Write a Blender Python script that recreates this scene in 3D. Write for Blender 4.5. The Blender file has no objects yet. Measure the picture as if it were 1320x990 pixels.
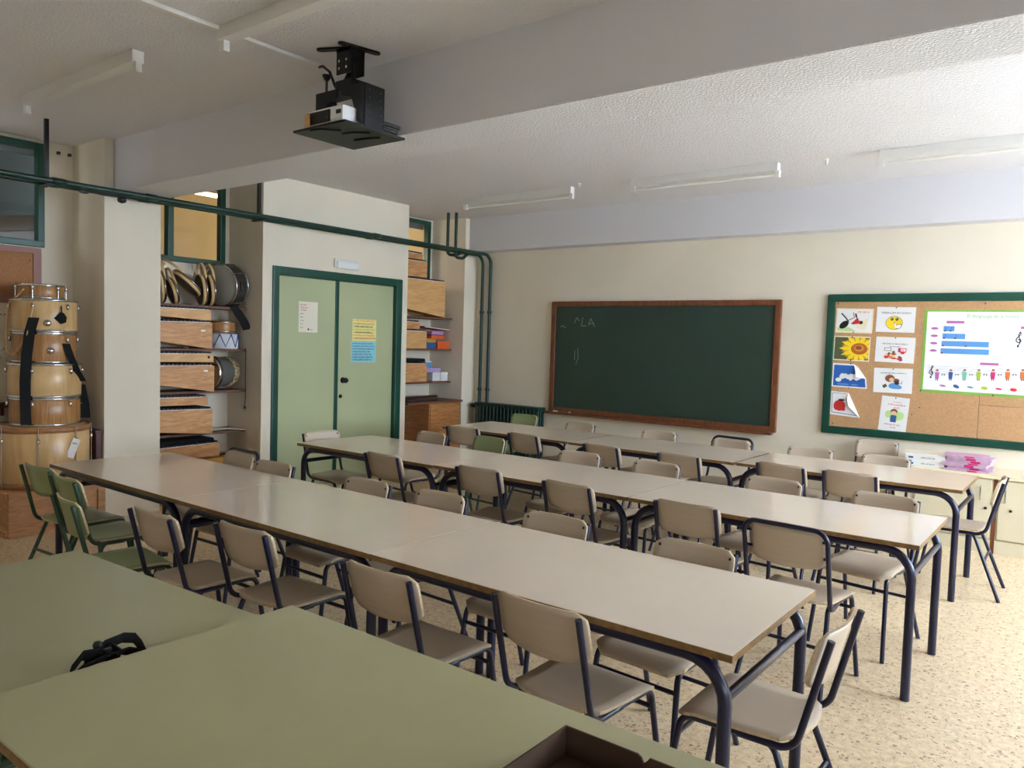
import bpy, bmesh, math, random
from mathutils import Vector, Matrix
random.seed(4)
PI = math.pi
scene = bpy.context.scene
C = scene.collection

# ---------------------------------------------------------------- camera
F_PX, YAW, PITCH, ROLL, CAM_H = 994.06, 37.456, -3.164, 1.738, 1.627
ya, pi_, ro = (math.radians(a) for a in (YAW, PITCH, ROLL))
fw = Vector((-math.sin(ya)*math.cos(pi_), math.cos(ya)*math.cos(pi_), math.sin(pi_)))
rt = Vector((math.cos(ya), math.sin(ya), 0)); up = rt.cross(fw)
r2 = rt*math.cos(ro) + up*math.sin(ro); u2 = -rt*math.sin(ro) + up*math.cos(ro)
cd = bpy.data.cameras.new('camera'); cam = bpy.data.objects.new('camera', cd); C.objects.link(cam)
cd.sensor_width = 36; cd.lens = F_PX/1320*36; cd.clip_start = 0.05
M = Matrix((r2, u2, -fw)).transposed().to_4x4(); M.translation = (0, 0, CAM_H)
cam.matrix_world = M
scene.camera = cam

# ---------------------------------------------------------------- sky and exposure
w = bpy.data.worlds.new('sky'); scene.world = w; w.use_nodes = True
bg = w.node_tree.nodes['Background']
bg.inputs[0].default_value = (0.70, 0.84, 1.0, 1); bg.inputs[1].default_value = 9.0
scene.view_settings.view_transform = 'Standard'; scene.view_settings.look = 'None'
scene.view_settings.gamma = 1; scene.view_settings.use_curve_mapping = False
scene.view_settings.exposure = 1.36
try:
    scene.cycles.diffuse_bounces = 7; scene.cycles.max_bounces = 14
    scene.cycles.sample_clamp_indirect = 8
except Exception: pass
XR = 2.4                      # right (window) wall
WIN = [(3.75, 5.55), (5.75, 7.6)]; WZ = (0.95, 2.75)
def portal(name, loc, sx, sy):
    l = bpy.data.lights.new(name, 'AREA'); l.shape = 'RECTANGLE'; l.size = sx; l.size_y = sy
    l.cycles.is_portal = True
    o = bpy.data.objects.new(name, l); C.objects.link(o); o.location = loc
    o.rotation_euler = (0, PI/2, 0)          # -Z looks to -X, into the room
    return o
# unseen rear-bay window, added with its lowered shutter to brighten the near part
REAR = (-1.5, 2.6); REAR_Z = (0.95, 1.24)
sl = bpy.data.lights.new('sun', 'SUN'); sl.energy = 72; sl.angle = .009; sl.color = (.97, .98, 1)
so_ = bpy.data.objects.new('sun', sl); C.objects.link(so_); so_.location = (6, 20, 20)
so_.rotation_euler = Vector((.12, -.62, -1)).to_track_quat('-Z', 'Y').to_euler()
portal('daylight_portal', (XR+.13, sum(REAR)/2, sum(REAR_Z)/2), REAR_Z[1]-REAR_Z[0], REAR[1]-REAR[0])
for a, b in WIN:
    portal('daylight_portal', (XR+.13, (a+b)/2, sum(WZ)/2), WZ[1]-WZ[0], b-a)

# ---------------------------------------------------------------- materials
def lin(c):
    return tuple(((v/255)/12.92 if v/255 <= .04045 else ((v/255+.055)/1.055)**2.4) for v in c) + (1,)
MATS = {}
def mat(name, rgb, rough=.5, var=.0, vscale=8, bump=0, bscale=60, metal=0, spec=.5, coat=0, stretch=None, rgb2=None):
    m = bpy.data.materials.new(name); m.use_nodes = True; nt = m.node_tree; N = nt.nodes; L = nt.links
    b = N['Principled BSDF']; b.inputs['Base Color'].default_value = lin(rgb)
    b.inputs['Roughness'].default_value = rough; b.inputs['Metallic'].default_value = metal
    b.inputs['Specular IOR Level'].default_value = spec; b.inputs['Coat Weight'].default_value = coat
    tc = N.new('ShaderNodeTexCoord'); mp = N.new('ShaderNodeMapping'); L.new(tc.outputs['Object'], mp.inputs[0])
    if stretch: mp.inputs['Scale'].default_value = stretch
    if var or rgb2:
        n = N.new('ShaderNodeTexNoise'); n.inputs['Scale'].default_value = vscale; n.inputs['Detail'].default_value = 5
        L.new(mp.outputs[0], n.inputs['Vector'])
        r = N.new('ShaderNodeValToRGB'); c1 = lin(rgb)
        c2 = lin(rgb2) if rgb2 else tuple(v*(1-var) for v in c1[:3]) + (1,)
        r.color_ramp.elements[0].position = .35; r.color_ramp.elements[1].position = .65
        r.color_ramp.elements[0].color = c2; r.color_ramp.elements[1].color = c1
        L.new(n.outputs['Fac'], r.inputs[0]); L.new(r.outputs[0], b.inputs['Base Color'])
    if bump:
        n2 = N.new('ShaderNodeTexNoise'); n2.inputs['Scale'].default_value = bscale; n2.inputs['Detail'].default_value = 4
        L.new(tc.outputs['Object'], n2.inputs['Vector'])
        bp = N.new('ShaderNodeBump'); bp.inputs['Strength'].default_value = bump; bp.inputs['Distance'].default_value = .01
        L.new(n2.outputs['Fac'], bp.inputs['Height']); L.new(bp.outputs[0], b.inputs['Normal'])
    MATS[name] = m
    return m
def wood(name, c1, c2, stretch, rough=.45, scale=6):
    m = bpy.data.materials.new(name); m.use_nodes = True; nt = m.node_tree; N = nt.nodes; L = nt.links
    b = N['Principled BSDF']; b.inputs['Roughness'].default_value = rough
    tc = N.new('ShaderNodeTexCoord'); mp = N.new('ShaderNodeMapping'); mp.inputs['Scale'].default_value = stretch
    L.new(tc.outputs['Object'], mp.inputs[0])
    n = N.new('ShaderNodeTexNoise'); n.inputs['Scale'].default_value = scale; n.inputs['Detail'].default_value = 6; n.inputs['Distortion'].default_value = 1.2
    L.new(mp.outputs[0], n.inputs['Vector'])
    r = N.new('ShaderNodeValToRGB'); r.color_ramp.elements[0].position = .38; r.color_ramp.elements[1].position = .62
    r.color_ramp.elements[0].color = lin(c2); r.color_ramp.elements[1].color = lin(c1)
    L.new(n.outputs['Fac'], r.inputs[0]); L.new(r.outputs[0], b.inputs['Base Color'])
    MATS[name] = m
    return m
def glow(name, rgb, strength):
    m = bpy.data.materials.new(name); m.use_nodes = True; b = m.node_tree.nodes['Principled BSDF']
    b.inputs['Base Color'].default_value = lin(rgb); b.inputs['Emission Color'].default_value = lin(rgb)
    b.inputs['Emission Strength'].default_value = strength; MATS[name] = m
    return m
def pane_mat(name, tint=(255, 255, 255), refl=1.0):
    m = bpy.data.materials.new(name); m.use_nodes = True; nt = m.node_tree; N = nt.nodes; L = nt.links
    N.remove(N['Principled BSDF']); out = N['Material Output']
    t = N.new('ShaderNodeBsdfTransparent'); t.inputs[0].default_value = lin(tint)
    g = N.new('ShaderNodeBsdfGlossy'); g.inputs['Roughness'].default_value = .03
    lw = N.new('ShaderNodeLayerWeight'); lw.inputs[0].default_value = .5
    pw = N.new('ShaderNodeMath'); pw.operation = 'POWER'; pw.inputs[1].default_value = 5; L.new(lw.outputs['Facing'], pw.inputs[0])
    fr = N.new('ShaderNodeMath'); fr.operation = 'MULTIPLY_ADD'; fr.inputs[1].default_value = .9; fr.inputs[2].default_value = .035; L.new(pw.outputs[0], fr.inputs[0])
    mx = N.new('ShaderNodeMixShader'); L.new(fr.outputs[0], mx.inputs[0]); L.new(t.outputs[0], mx.inputs[1]); L.new(g.outputs[0], mx.inputs[2])
    L.new(mx.outputs[0], out.inputs[0]); MATS[name] = m
    return m
def terrazzo():
    m = bpy.data.materials.new('terrazzo'); m.use_nodes = True; nt = m.node_tree; N = nt.nodes; L = nt.links
    b = N['Principled BSDF']; b.inputs['Roughness'].default_value = .28
    tc = N.new('ShaderNodeTexCoord')
    base = N.new('ShaderNodeTexNoise'); base.inputs['Scale'].default_value = 30; L.new(tc.outputs['Object'], base.inputs['Vector'])
    cur = N.new('ShaderNodeValToRGB'); cur.color_ramp.elements[0].color = lin((212, 186, 150)); cur.color_ramp.elements[1].color = lin((232, 210, 174))
    cur.color_ramp.elements[0].position = .35; cur.color_ramp.elements[1].position = .65
    L.new(base.outputs['Fac'], cur.inputs[0]); col = cur.outputs[0]
    warp = N.new('ShaderNodeTexNoise'); warp.inputs['Scale'].default_value = 45; L.new(tc.outputs['Object'], warp.inputs['Vector'])
    wm = N.new('ShaderNodeMixRGB'); wm.blend_type = 'ADD'; wm.inputs[0].default_value = .025; L.new(tc.outputs['Object'], wm.inputs[1]); L.new(warp.outputs['Color'], wm.inputs[2])
    for sc, thr, cols, keep in ((46, .36, ((150, 104, 78), (120, 98, 80), (176, 140, 108), (168, 100, 74)), .24), (95, .36, ((138, 112, 90), (178, 152, 122), (156, 108, 82), (226, 214, 196)), .34)):
        v = N.new('ShaderNodeTexVoronoi'); v.inputs['Scale'].default_value = sc; L.new(wm.outputs[0], v.inputs['Vector'])
        lt = N.new('ShaderNodeMath'); lt.operation = 'LESS_THAN'; lt.inputs[1].default_value = thr; L.new(v.outputs['Distance'], lt.inputs[0])
        sp = N.new('ShaderNodeSeparateColor'); L.new(v.outputs['Color'], sp.inputs[0])
        kp = N.new('ShaderNodeMath'); kp.operation = 'LESS_THAN'; kp.inputs[1].default_value = keep; L.new(sp.outputs[0], kp.inputs[0])
        mu = N.new('ShaderNodeMath'); mu.operation = 'MULTIPLY'; L.new(lt.outputs[0], mu.inputs[0]); L.new(kp.outputs[0], mu.inputs[1])
        mu2 = N.new('ShaderNodeMath'); mu2.operation = 'MULTIPLY'; mu2.inputs[1].default_value = .8; L.new(mu.outputs[0], mu2.inputs[0])
        cr = N.new('ShaderNodeValToRGB'); cr.color_ramp.interpolation = 'CONSTANT'
        while len(cr.color_ramp.elements) < 4: cr.color_ramp.elements.new(.5)
        for i, cc in enumerate(cols): cr.color_ramp.elements[i].position = i*.25; cr.color_ramp.elements[i].color = lin(cc)
        L.new(sp.outputs[1], cr.inputs[0])
        mx = N.new('ShaderNodeMixRGB'); L.new(mu2.outputs[0], mx.inputs[0]); L.new(col, mx.inputs[1]); L.new(cr.outputs[0], mx.inputs[2]); col = mx.outputs[0]
    L.new(col, b.inputs['Base Color']); MATS['terrazzo'] = m
terrazzo()
mat('wall', (231, 221, 201), .75, var=.07, vscale=1.3, bump=.05, bscale=25)
mat('wall_white', (226, 226, 222), .75, var=.04, vscale=2)
mat('ceiling', (226, 223, 222), .9, bump=.9, bscale=70)
mat('beam', (214, 212, 214), .8, bump=.05, bscale=30)
mat('stipple', (226, 225, 224), .9, bump=1.0, bscale=80)
mat('green_frame', (18, 74, 58), .35, var=.15)
mat('green_pipe', (15, 54, 43), .4)  # darker than the frames: the radiator's shade is put into it
mat('door_green', (180, 187, 146), .45, var=.05, vscale=1.5)
mat('cream_top', (234, 219, 200), .13, var=.04, vscale=3, spec=.6)
mat('edge_wood', (142, 108, 62), .5, var=.35, vscale=40)
mat('navy', (15, 15, 50), .3, spec=.6)
mat('panel', (196, 178, 156), .42, var=.06, vscale=5, stretch=(1, 1, 12))
mat('panel_edge', (206, 182, 146), .5, var=.25, vscale=60)
mat('panel_green', (146, 158, 110), .35, var=.06, vscale=5)
mat('frame_green', (54, 78, 56), .35)
mat('desk_green', (178, 175, 136), .32, var=.05, vscale=4)
mat('desk_green_old', (172, 172, 136), .3, var=.05, vscale=4)
mat('chalkboard', (42, 64, 54), .45, var=.12, vscale=2)
wood('brown_frame', (128, 76, 44), (104, 58, 34), (8, 1, 1), .4)
wood('oak', (216, 164, 108), (188, 130, 80), (1, 1.0, 9), .45, 5)
wood('pale_wood', (220, 174, 116), (206, 156, 98), (1, 1, 7), .45, 4)
wood('chest_wood', (190, 132, 78), (156, 102, 56), (1, 1, 16), .5, 4)
wood('shelf_wood', (128, 84, 62), (104, 64, 46), (8, 1, 8), .5)
wood('drum_maple', (214, 178, 126), (200, 160, 106), (3, 3, .6), .3, 4)
wood('drum_oak', (182, 134, 84), (156, 108, 62), (9, 9, .6), .3, 4)
wood('rim_wood', (176, 122, 78), (150, 98, 60), (2, 2, 8), .4)
wood('crate_wood', (196, 146, 98), (176, 124, 80), (1, 1, 6), .5)
wood('bar_dark', (70, 42, 34), (48, 28, 24), (8, 1, 1), .4)
mat('red_brown', (84, 30, 22), .4, var=.2)
mat('chrome', (205, 205, 205), .18, metal=1)
mat('steel_dark', (88, 86, 84), .35, metal=.7)
mat('drum_head', (150, 146, 136), .5)
mat('skin_brown', (96, 78, 62), .6); mat('drum_grey', (100, 98, 96), .5)
mat('black', (14, 14, 17), .5)
mat('black_metal', (20, 20, 22), .45, spec=.4)
mat('black_cloth', (12, 12, 15), .9)
mat('white_plastic', (232, 232, 232), .35)
mat('white_batten', (224, 222, 216), .4)
mat('tube_glass', (236, 234, 226), .2)
mat('cork', (196, 152, 108), .9, var=.16, vscale=70, bump=.15, bscale=120)
mat('cork_old', (172, 122, 82), .9, var=.15, vscale=50)
mat('mauve_frame', (150, 104, 92), .5)
mat('paper', (238, 236, 234), .7); mat('paper_warm', (232, 224, 206), .7); mat('paper_white', (246, 247, 252), .6)
mat('yellow_paper', (240, 228, 150), .7); mat('blue_paper', (150, 214, 222), .7)
mat('ink', (50, 48, 52), .7); mat('ink_grey', (120, 118, 118), .7); mat('ink_red', (196, 76, 72), .7); mat('ink_orange', (226, 140, 70), .7); mat('ink_blue', (50, 90, 150), .7)
mat('p_green', (130, 178, 72), .6); mat('p_blue', (92, 152, 212), .6); mat('p_navy', (40, 100, 180), .6); mat('p_purple', (186, 104, 170), .6)
mat('p_yellow', (246, 212, 30), .6); mat('p_red', (206, 44, 44), .6); mat('p_sun', (190, 100, 30), .6); mat('p_sun2', (214, 140, 50), .6); mat('p_leaf', (84, 92, 60), .6)
mat('p_magenta', (200, 40, 110), .6); mat('p_teal', (110, 196, 160), .6); mat('p_lime', (170, 200, 60), .6); mat('p_brown', (140, 78, 52), .6); mat('p_skin', (232, 190, 156), .6)
mat('p_pale_green', (190, 220, 140), .6); mat('p_pink', (206, 160, 190), .6); mat('p_orange', (226, 110, 50), .6); mat('p_cream', (240, 226, 190), .6); mat('chalk', (150, 166, 156), .9); mat('chalk_white', (235, 235, 230), .9)
mat('cabinet', (222, 212, 182), .45, var=.03); mat('cabinet_top', (232, 218, 184), .35)
mat('pink_paper', (206, 174, 196), .7, var=.2, vscale=30); mat('cardboard', (74, 50, 32), .85, var=.15, vscale=14); mat('lilac', (178, 156, 206), .6); mat('red_box', (186, 38, 44), .5); mat('orange_box', (224, 96, 44), .5); mat('blue_net', (36, 60, 140), .6); mat('amber', (200, 150, 60), .5); mat('tan_strap', (196, 156, 104), .7); mat('leopard', (214, 190, 140), .5, rgb2=(70, 50, 30), vscale=40)
mat('corridor_wall', (240, 224, 184), .7, var=.04, vscale=1); mat('corridor_grey', (120, 134, 140), .7); mat('pale_grey', (206, 210, 216), .7); mat('reflection_brown', (128, 116, 104), .8)  # last tone repeats the brown band reflected in a high window
mat('ground', (148, 154, 162), .9, var=.1)
pane_mat('glass')
glow('tube_lit', (255, 236, 190), 5)

# ---------------------------------------------------------------- mesh helpers
class MB:
    def __init__(s): s.v = []; s.f = []; s.m = []; s.sm = []
    def add(s, vs, fs, mi=0, smooth=False):
        o = len(s.v); s.v += [tuple(v) for v in vs]
        for f in fs: s.f.append(tuple(i+o for i in f)); s.m.append(mi); s.sm.append(smooth)
        return s
    def box(s, x0, x1, y0, y1, z0, z1, mi=0, bev=0):
        if bev <= 0:
            vs = [(x, y, z) for z in (z0, z1) for y in (y0, y1) for x in (x0, x1)]
            return s.add(vs, [(0, 2, 3, 1), (4, 5, 7, 6), (0, 1, 5, 4), (2, 6, 7, 3), (0, 4, 6, 2), (1, 3, 7, 5)], mi)
        bm = bmesh.new(); bmesh.ops.create_cube(bm, size=1)
        for v in bm.verts: v.co = Vector(((x0+x1)/2+v.co.x*(x1-x0), (y0+y1)/2+v.co.y*(y1-y0), (z0+z1)/2+v.co.z*(z1-z0)))
        bmesh.ops.bevel(bm, geom=bm.edges[:], offset=bev, segments=2, profile=.6, affect='EDGES')
        bm.verts.index_update(); s.add([v.co for v in bm.verts], [[v.index for v in f.verts] for f in bm.faces], mi); bm.free()
        return s
    def tube(s, pts, r, seg=10, mi=0, fil=None, closed=False, caps=True):
        P = fillet([Vector(p) for p in pts], fil) if fil else [Vector(p) for p in pts]
        n = len(P); rings = []; prev = None
        for i, p in enumerate(P):
            if closed: t = (P[(i+1) % n]-P[i-1]).normalized()
            else: t = (P[min(i+1, n-1)]-P[max(i-1, 0)]).normalized()
            if prev is None:
                a = Vector((0, 0, 1)) if abs(t.z) < .9 else Vector((1, 0, 0))
                prev = (a - t*a.dot(t)).normalized()
            else: prev = (prev - t*prev.dot(t)).normalized()
            b = t.cross(prev)
            rings.append([p + (prev*math.cos(2*PI*k/seg)+b*math.sin(2*PI*k/seg))*r for k in range(seg)])
        vs = [v for rg in rings for v in rg]; fs = []
        for i in range(n if closed else n-1):
            j = (i+1) % n
            for k in range(seg): k2 = (k+1) % seg; fs.append((i*seg+k, i*seg+k2, j*seg+k2, j*seg+k))
        s.add(vs, fs, mi, True)
        if caps and not closed:
            s.add(rings[0], [tuple(reversed(range(seg)))], mi); s.add(rings[-1], [tuple(range(seg))], mi)
        return s
    def lathe(s, prof, cx=0, cy=0, cz=0, seg=28, axis='z', mi=0, smooth=True):
        vs = []; n = len(prof)
        for k in range(seg):
            a = 2*PI*k/seg
            for r, h in prof:
                x, y, z = r*math.cos(a), r*math.sin(a), h
                if axis == 'x': x, y, z = h, r*math.cos(a), r*math.sin(a)
                if axis == 'y': x, y, z = r*math.sin(a), h, r*math.cos(a)
                vs.append((cx+x, cy+y, cz+z))
        fs = [(k*n+i, ((k+1) % seg)*n+i, ((k+1) % seg)*n+i+1, k*n+i+1) for k in range(seg) for i in range(n-1)]
        return s.add(vs, fs, mi, smooth)
    def prism(s, poly, d0, d1, axis='y', mi=0):
        n = len(poly)
        def P(a, b, d): return {'y': (a, d, b), 'x': (d, a, b), 'z': (a, b, d)}[axis]
        vs = [P(a, b, d0) for a, b in poly] + [P(a, b, d1) for a, b in poly]
        fs = [tuple(range(n)), tuple(range(2*n-1, n-1, -1))] + [(i, n+i, n+(i+1) % n, (i+1) % n) for i in range(n)]
        return s.add(vs, fs, mi)
    def ribbon(s, pts, w, wdir, th=.004, mi=0):
        wd = Vector(wdir).normalized()*w/2; P = [Vector(p) for p in pts]; n = len(P); vs = []
        for i, p in enumerate(P):
            t = (P[min(i+1, n-1)]-P[max(i-1, 0)]).normalized(); nn = t.cross(wd).normalized()*th/2
            vs += [p+wd+nn, p-wd+nn, p-wd-nn, p+wd-nn]
        fs = [(i*4+k, i*4+(k+1) % 4, i*4+4+(k+1) % 4, i*4+4+k) for i in range(n-1) for k in range(4)] + [(3, 2, 1, 0), tuple((n-1)*4+k for k in range(4))]
        return s.add(vs, fs, mi)
    def mesh(s, name, mats):
        me = bpy.data.meshes.new(name); me.from_pydata(s.v, [], s.f)
        for m in (mats if isinstance(mats, (list, tuple)) else [mats]): me.materials.append(MATS[m])
        me.polygons.foreach_set('material_index', s.m); me.polygons.foreach_set('use_smooth', s.sm)
        bm = bmesh.new(); bm.from_mesh(me); bmesh.ops.recalc_face_normals(bm, faces=bm.faces[:]); bm.to_mesh(me); bm.free()
        me.update(); return me
    def build(s, name, mats, parent=None):
        o = bpy.data.objects.new(name, s.mesh(name, mats)); C.objects.link(o)
        if parent: o.parent = parent
        return o
def fillet(P, r, n=6):
    out = [P[0]]
    for i in range(1, len(P)-1):
        rr = r[i-1] if isinstance(r, (list, tuple)) else r
        a, b, c = P[i-1], P[i], P[i+1]
        d1 = (a-b); d2 = (c-b); l1 = d1.length; l2 = d2.length; d1.normalize(); d2.normalize()
        ang = d1.angle(d2); t = min(rr/math.tan(ang/2), l1*.98 if i == 1 else l1*.49, l2*.98 if i == len(P)-2 else l2*.49)
        if t < 1e-5 or ang > 3.1: out.append(b); continue
        p, q = b+d1*t, b+d2*t
        R = t*math.tan(ang/2); cen = b + (d1+d2).normalized()*(R/math.sin(ang/2))
        v1 = p-cen; v2 = q-cen; tot = v1.angle(v2)
        for k in range(n+1):
            f = k/n
            out.append(cen + (v1*math.sin((1-f)*tot)+v2*math.sin(f*tot))/math.sin(tot))
    out.append(P[-1]); return out
def tag(o, label=None, cat=None, group=None, kind=None):
    for k, v in (('label', label), ('category', cat), ('group', group), ('kind', kind)):
        if v: o[k] = v
    return o
def thing(name, label, cat, loc=(0, 0, 0), rz=0, group=None):
    o = bpy.data.objects.new(name, None); C.objects.link(o); o.location = loc; o.rotation_euler = (0, 0, rz); o.empty_display_size = .1
    return tag(o, label, cat, group)
def struct(name, mb, mats, label=None):
    o = mb.build(name, mats); o['kind'] = 'structure'
    if label: o['label'] = label
    return o
def dup(root, loc, rz=0, label=None, group=None):
    def cp(o, par):
        c = o.copy(); C.objects.link(c); c.parent = par
        for ch in kids.get(o, ()): cp(ch, c)
        return c
    kids = {}
    def collect(o):
        kids[o] = list(o.children)
        for ch in kids[o]: collect(ch)
    collect(root)
    r = cp(root, None); r.location = loc; r.rotation_euler = (0, 0, rz)
    if label: r['label'] = label
    if group: r['group'] = group
    return r
def text_mesh(body, size, name='lettering'):
    cu = bpy.data.curves.new('tmp', 'FONT'); cu.body = body; cu.size = size; cu.align_x = 'CENTER'; cu.align_y = 'CENTER'; cu.resolution_u = 3
    o = bpy.data.objects.new('tmp', cu); C.objects.link(o)
    dg = bpy.context.evaluated_depsgraph_get(); me = bpy.data.meshes.new_from_object(o.evaluated_get(dg)); me.name = name
    bpy.data.objects.remove(o); bpy.data.curves.remove(cu); return me

# ================================================================ ROOM SHELL
H = 3.22; XD = -6.726; XB = -7.32; YF = 7.95; Y0 = -2.2
struct('floor', MB().box(-7.45, XR+.2, Y0-.2, YF+.2, -.15, 0), 'terrazzo', 'polished beige terrazzo floor')
struct('ceiling', MB().box(-7.45, XR+.2, Y0-.2, YF+.2, H, H+.15), 'ceiling', 'stippled white ceiling')
struct('wall_front', MB().box(XB-.13, XR+.2, YF, YF+.2, 0, H), 'wall', 'cream front wall behind the chalkboard')
struct('wall_back', MB().box(-7.45, XR+.2, Y0-.2, Y0, 0, H), 'wall')
mr = MB(); prev = Y0
for a, b in [REAR]+WIN: mr.box(XR, XR+.2, prev, a, 0, H); mr.box(XR, XR+.2, a, b, 0, WZ[0]); mr.box(XR, XR+.2, a, b, WZ[1], H); prev = b
mr.box(XR, XR+.2, prev, YF, 0, H)
struct('wall_right', mr, 'wall')
# left wall with three interior windows
LW = [(1.35, 2.845, 2.31, 3.19), (3.60, 4.565, 2.31, 3.19), (6.70, 7.625, 2.31, 3.20)]
ml = MB().box(XB-.13, XB, Y0, YF, 0, 2.31); prev = Y0
for a, b, z0, z1 in LW: ml.box(XB-.13, XB, prev, a, 2.31, H); ml.box(XB-.13, XB, a, b, z1, H); prev = b
ml.box(XB-.13, XB, prev, YF, 2.31, H)
struct('wall_left', ml, 'wall')
struct('wall_pillar', MB().box(XB, XD, 3.083, 3.572, 0, H), 'wall', 'square cream pillar carrying the ceiling beam')
struct('wall_pillar', MB().box(XB, XD, 7.685, YF, 0, H), 'wall', 'cream pilaster in the far corner')
DY0, DY1, DT = 4.738, 6.549, 2.322
struct('wall_door', MB().box(XB, XD, 4.623, DY0, 0, H).box(XB, XD, DY1, 6.648, 0, H).box(XB, XD, DY0, DY1, DT, H).box(XB, XB+.3, DY0, DY1, 0, DT), 'wall', 'cream wall block around the green double door')
struct('trim_1', MB().box(XD, XR, 3.157, 3.572, 2.795, H), ['beam'], 'deep grey ceiling beam crossing the room')
struct('trim_2', MB().box(XD, XR, 7.762, YF, 2.79, H), 'beam', 'shallow white beam along the top of the front wall')
struct('trim_3', MB().box(XD+.002, XR, 3.16, 3.569, 2.788, 2.7955), 'stipple', 'stippled underside of the ceiling beam')
# outdoor windows (right wall, out of frame)
n = 1
for a, b in [REAR]+WIN:
    wn = bpy.data.objects.new('window_%d' % n, None); C.objects.link(wn); wn['kind'] = 'structure'; n += 1
    fr = MB(); t = .05
    fr.box(XR+.05, XR+.11, a, b, WZ[0], WZ[0]+t).box(XR+.05, XR+.11, a, b, WZ[1]-t, WZ[1])
    for yy in (a, (a+b)/2-t/2, b-t): fr.box(XR+.05, XR+.11, yy, yy+t, WZ[0]+t, WZ[1]-t)
    fr.build('window_frame', 'green_frame', wn)
    for y0, y1 in ((a+t, (a+b)/2-t/2), ((a+b)/2+t/2, b-t)):
        MB().box(XR+.075, XR+.081, y0, y1, WZ[0]+t, WZ[1]-t).build('pane', 'glass', wn)
    if (a, b) == REAR:  # slats set how much light the added rear window lets in
        for k in range(34): MB().box(XR+.115, XR+.128, a, b, REAR_Z[1]+k*(WZ[1]-REAR_Z[1])/34+.001, REAR_Z[1]+(k+1)*(WZ[1]-REAR_Z[1])/34, bev=.003).build('shutter_slat', 'white_batten', wn)
# interior windows to the corridor
for i, (a, b, z0, z1) in enumerate(LW):
    wn = bpy.data.objects.new('window_%d' % n, None); C.objects.link(wn); wn['kind'] = 'structure'; n += 1
    wn['label'] = ('green framed high window over the old cork board', 'green framed high window above the drum shelves', 'green framed high window in the far shelf niche')[i]
    t = .055; x0, x1 = XB-.05, XB+.03
    mulls = ([2.05], [3.975], [7.16])[i]
    MB().box(x0, x1, a, b, z0, z0+t, bev=.006).build('frame_rail', 'green_frame', wn); MB().box(x0, x1, a, b, z1-t, z1, bev=.006).build('frame_rail', 'green_frame', wn)
    edges = [a, b-t] + [mm-.03 for mm in mulls]
    for e in edges: MB().box(x0, x1, e, e+(.06 if e not in (a, b-t) else t), z0+t*.9, z1-t*.9, bev=.006).build('frame_stile', 'green_frame', wn)
    ys = sorted(edges)
    for k in range(len(ys)-1): MB().box(XB-.02, XB-.014, ys[k]+t, ys[k+1], z0+t, z1-t).build('pane', 'glass', wn)
# corridor seen through the high windows, plus slabs that repeat reflections in one
struct('wall_corridor', MB().box(-9.35, -9.2, 3.3, 8.2, 0, 3.6).box(-9.2, XB-.131, 8.05, 8.2, 0, 3.6), 'corridor_wall')
struct('wall_corridor', MB().box(-9.35, XB-.131, 3.15, 3.3, 0, 3.6).box(-9.35, -9.2, -1, 3.15, 0, 3.6), 'corridor_grey')  # added partition keeps lamp light off; blue-grey repeats the window's reflection
struct('wall_corridor', MB().box(-9.35, XB-.131, -1.15, -1, 0, 3.6).box(XB-.131, XB-.1305, -1, 8.2, 3.1, 3.6), 'corridor_grey')  # end wall added to keep outdoor light out of the corridor
struct('floor_corridor', MB().box(-9.35, XB-.131, -1, 8.2, -.15, 0), 'terrazzo')
struct('ceiling_corridor', MB().box(-9.35, XB-.131, -1, 8.2, 3.6, 3.7), 'corridor_wall')
struct('wall_corridor', MB().prism([(1.0, 2.2), (3.14, 2.55), (3.14, 2.68), (1.0, 2.33)], -9.19, -7.9, 'x'), 'reflection_brown')  # made-up sloping slab repeating the brown band in the window's reflection
struct('wall_corridor', MB().prism([(1.0, 1.5), (3.14, 1.6), (3.14, 2.54), (1.0, 2.19)], -9.19, -8.0, 'x'), 'pale_grey')  # made-up pale slab repeating the whitish lower part of that reflection

# ================================================================ DOUBLE DOOR
dr = bpy.data.objects.new('door_1', None); C.objects.link(dr); dr['kind'] = 'structure'; dr['label'] = 'pale green double door in a dark green frame'
fx0, fx1 = XD-.10, XD+.02
MB().box(fx0, fx1, DY0, DY0+.075, 0, DT, bev=.008).build('door_frame', 'green_frame', dr)
MB().box(fx0, fx1, DY1-.095, DY1, 0, DT, bev=.008).build('door_frame', 'green_frame', dr)
MB().box(fx0, fx1, DY0+.07, DY1-.09, DT-.085, DT, bev=.008).build('door_frame', 'green_frame', dr)
sp = 5.60
d1 = MB().box(XD-.075, XD-.035, DY0+.078, sp-.022, .01, DT-.09, bev=.003).build('door_leaf', 'door_green', dr)
d2 = MB().box(XD-.075, XD-.035, sp+.022, DY1-.098, .01, DT-.09, bev=.003).build('door_leaf', 'door_green', dr)
MB().box(XD-.08, XD-.024, sp-.024, sp+.024, .01, DT-.088, bev=.004).build('astragal', 'green_frame', dr)
MB().lathe([(.0, .075), (.022, .075), (.03, .06), (.03, .045), (.014, .035), (.014, .008), (.034, .006), (.034, 0), (0, 0)], XD-.036, 5.70, 1.135, 18, 'x').build('door_knob', 'black_metal', d2)
MB().lathe([(0, .025), (.012, .025), (.016, .012), (.022, .01), (.022, 0), (0, 0)], XD-.036, 5.668, .955, 14, 'x').build('lock', 'black_metal', d2)

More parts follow.
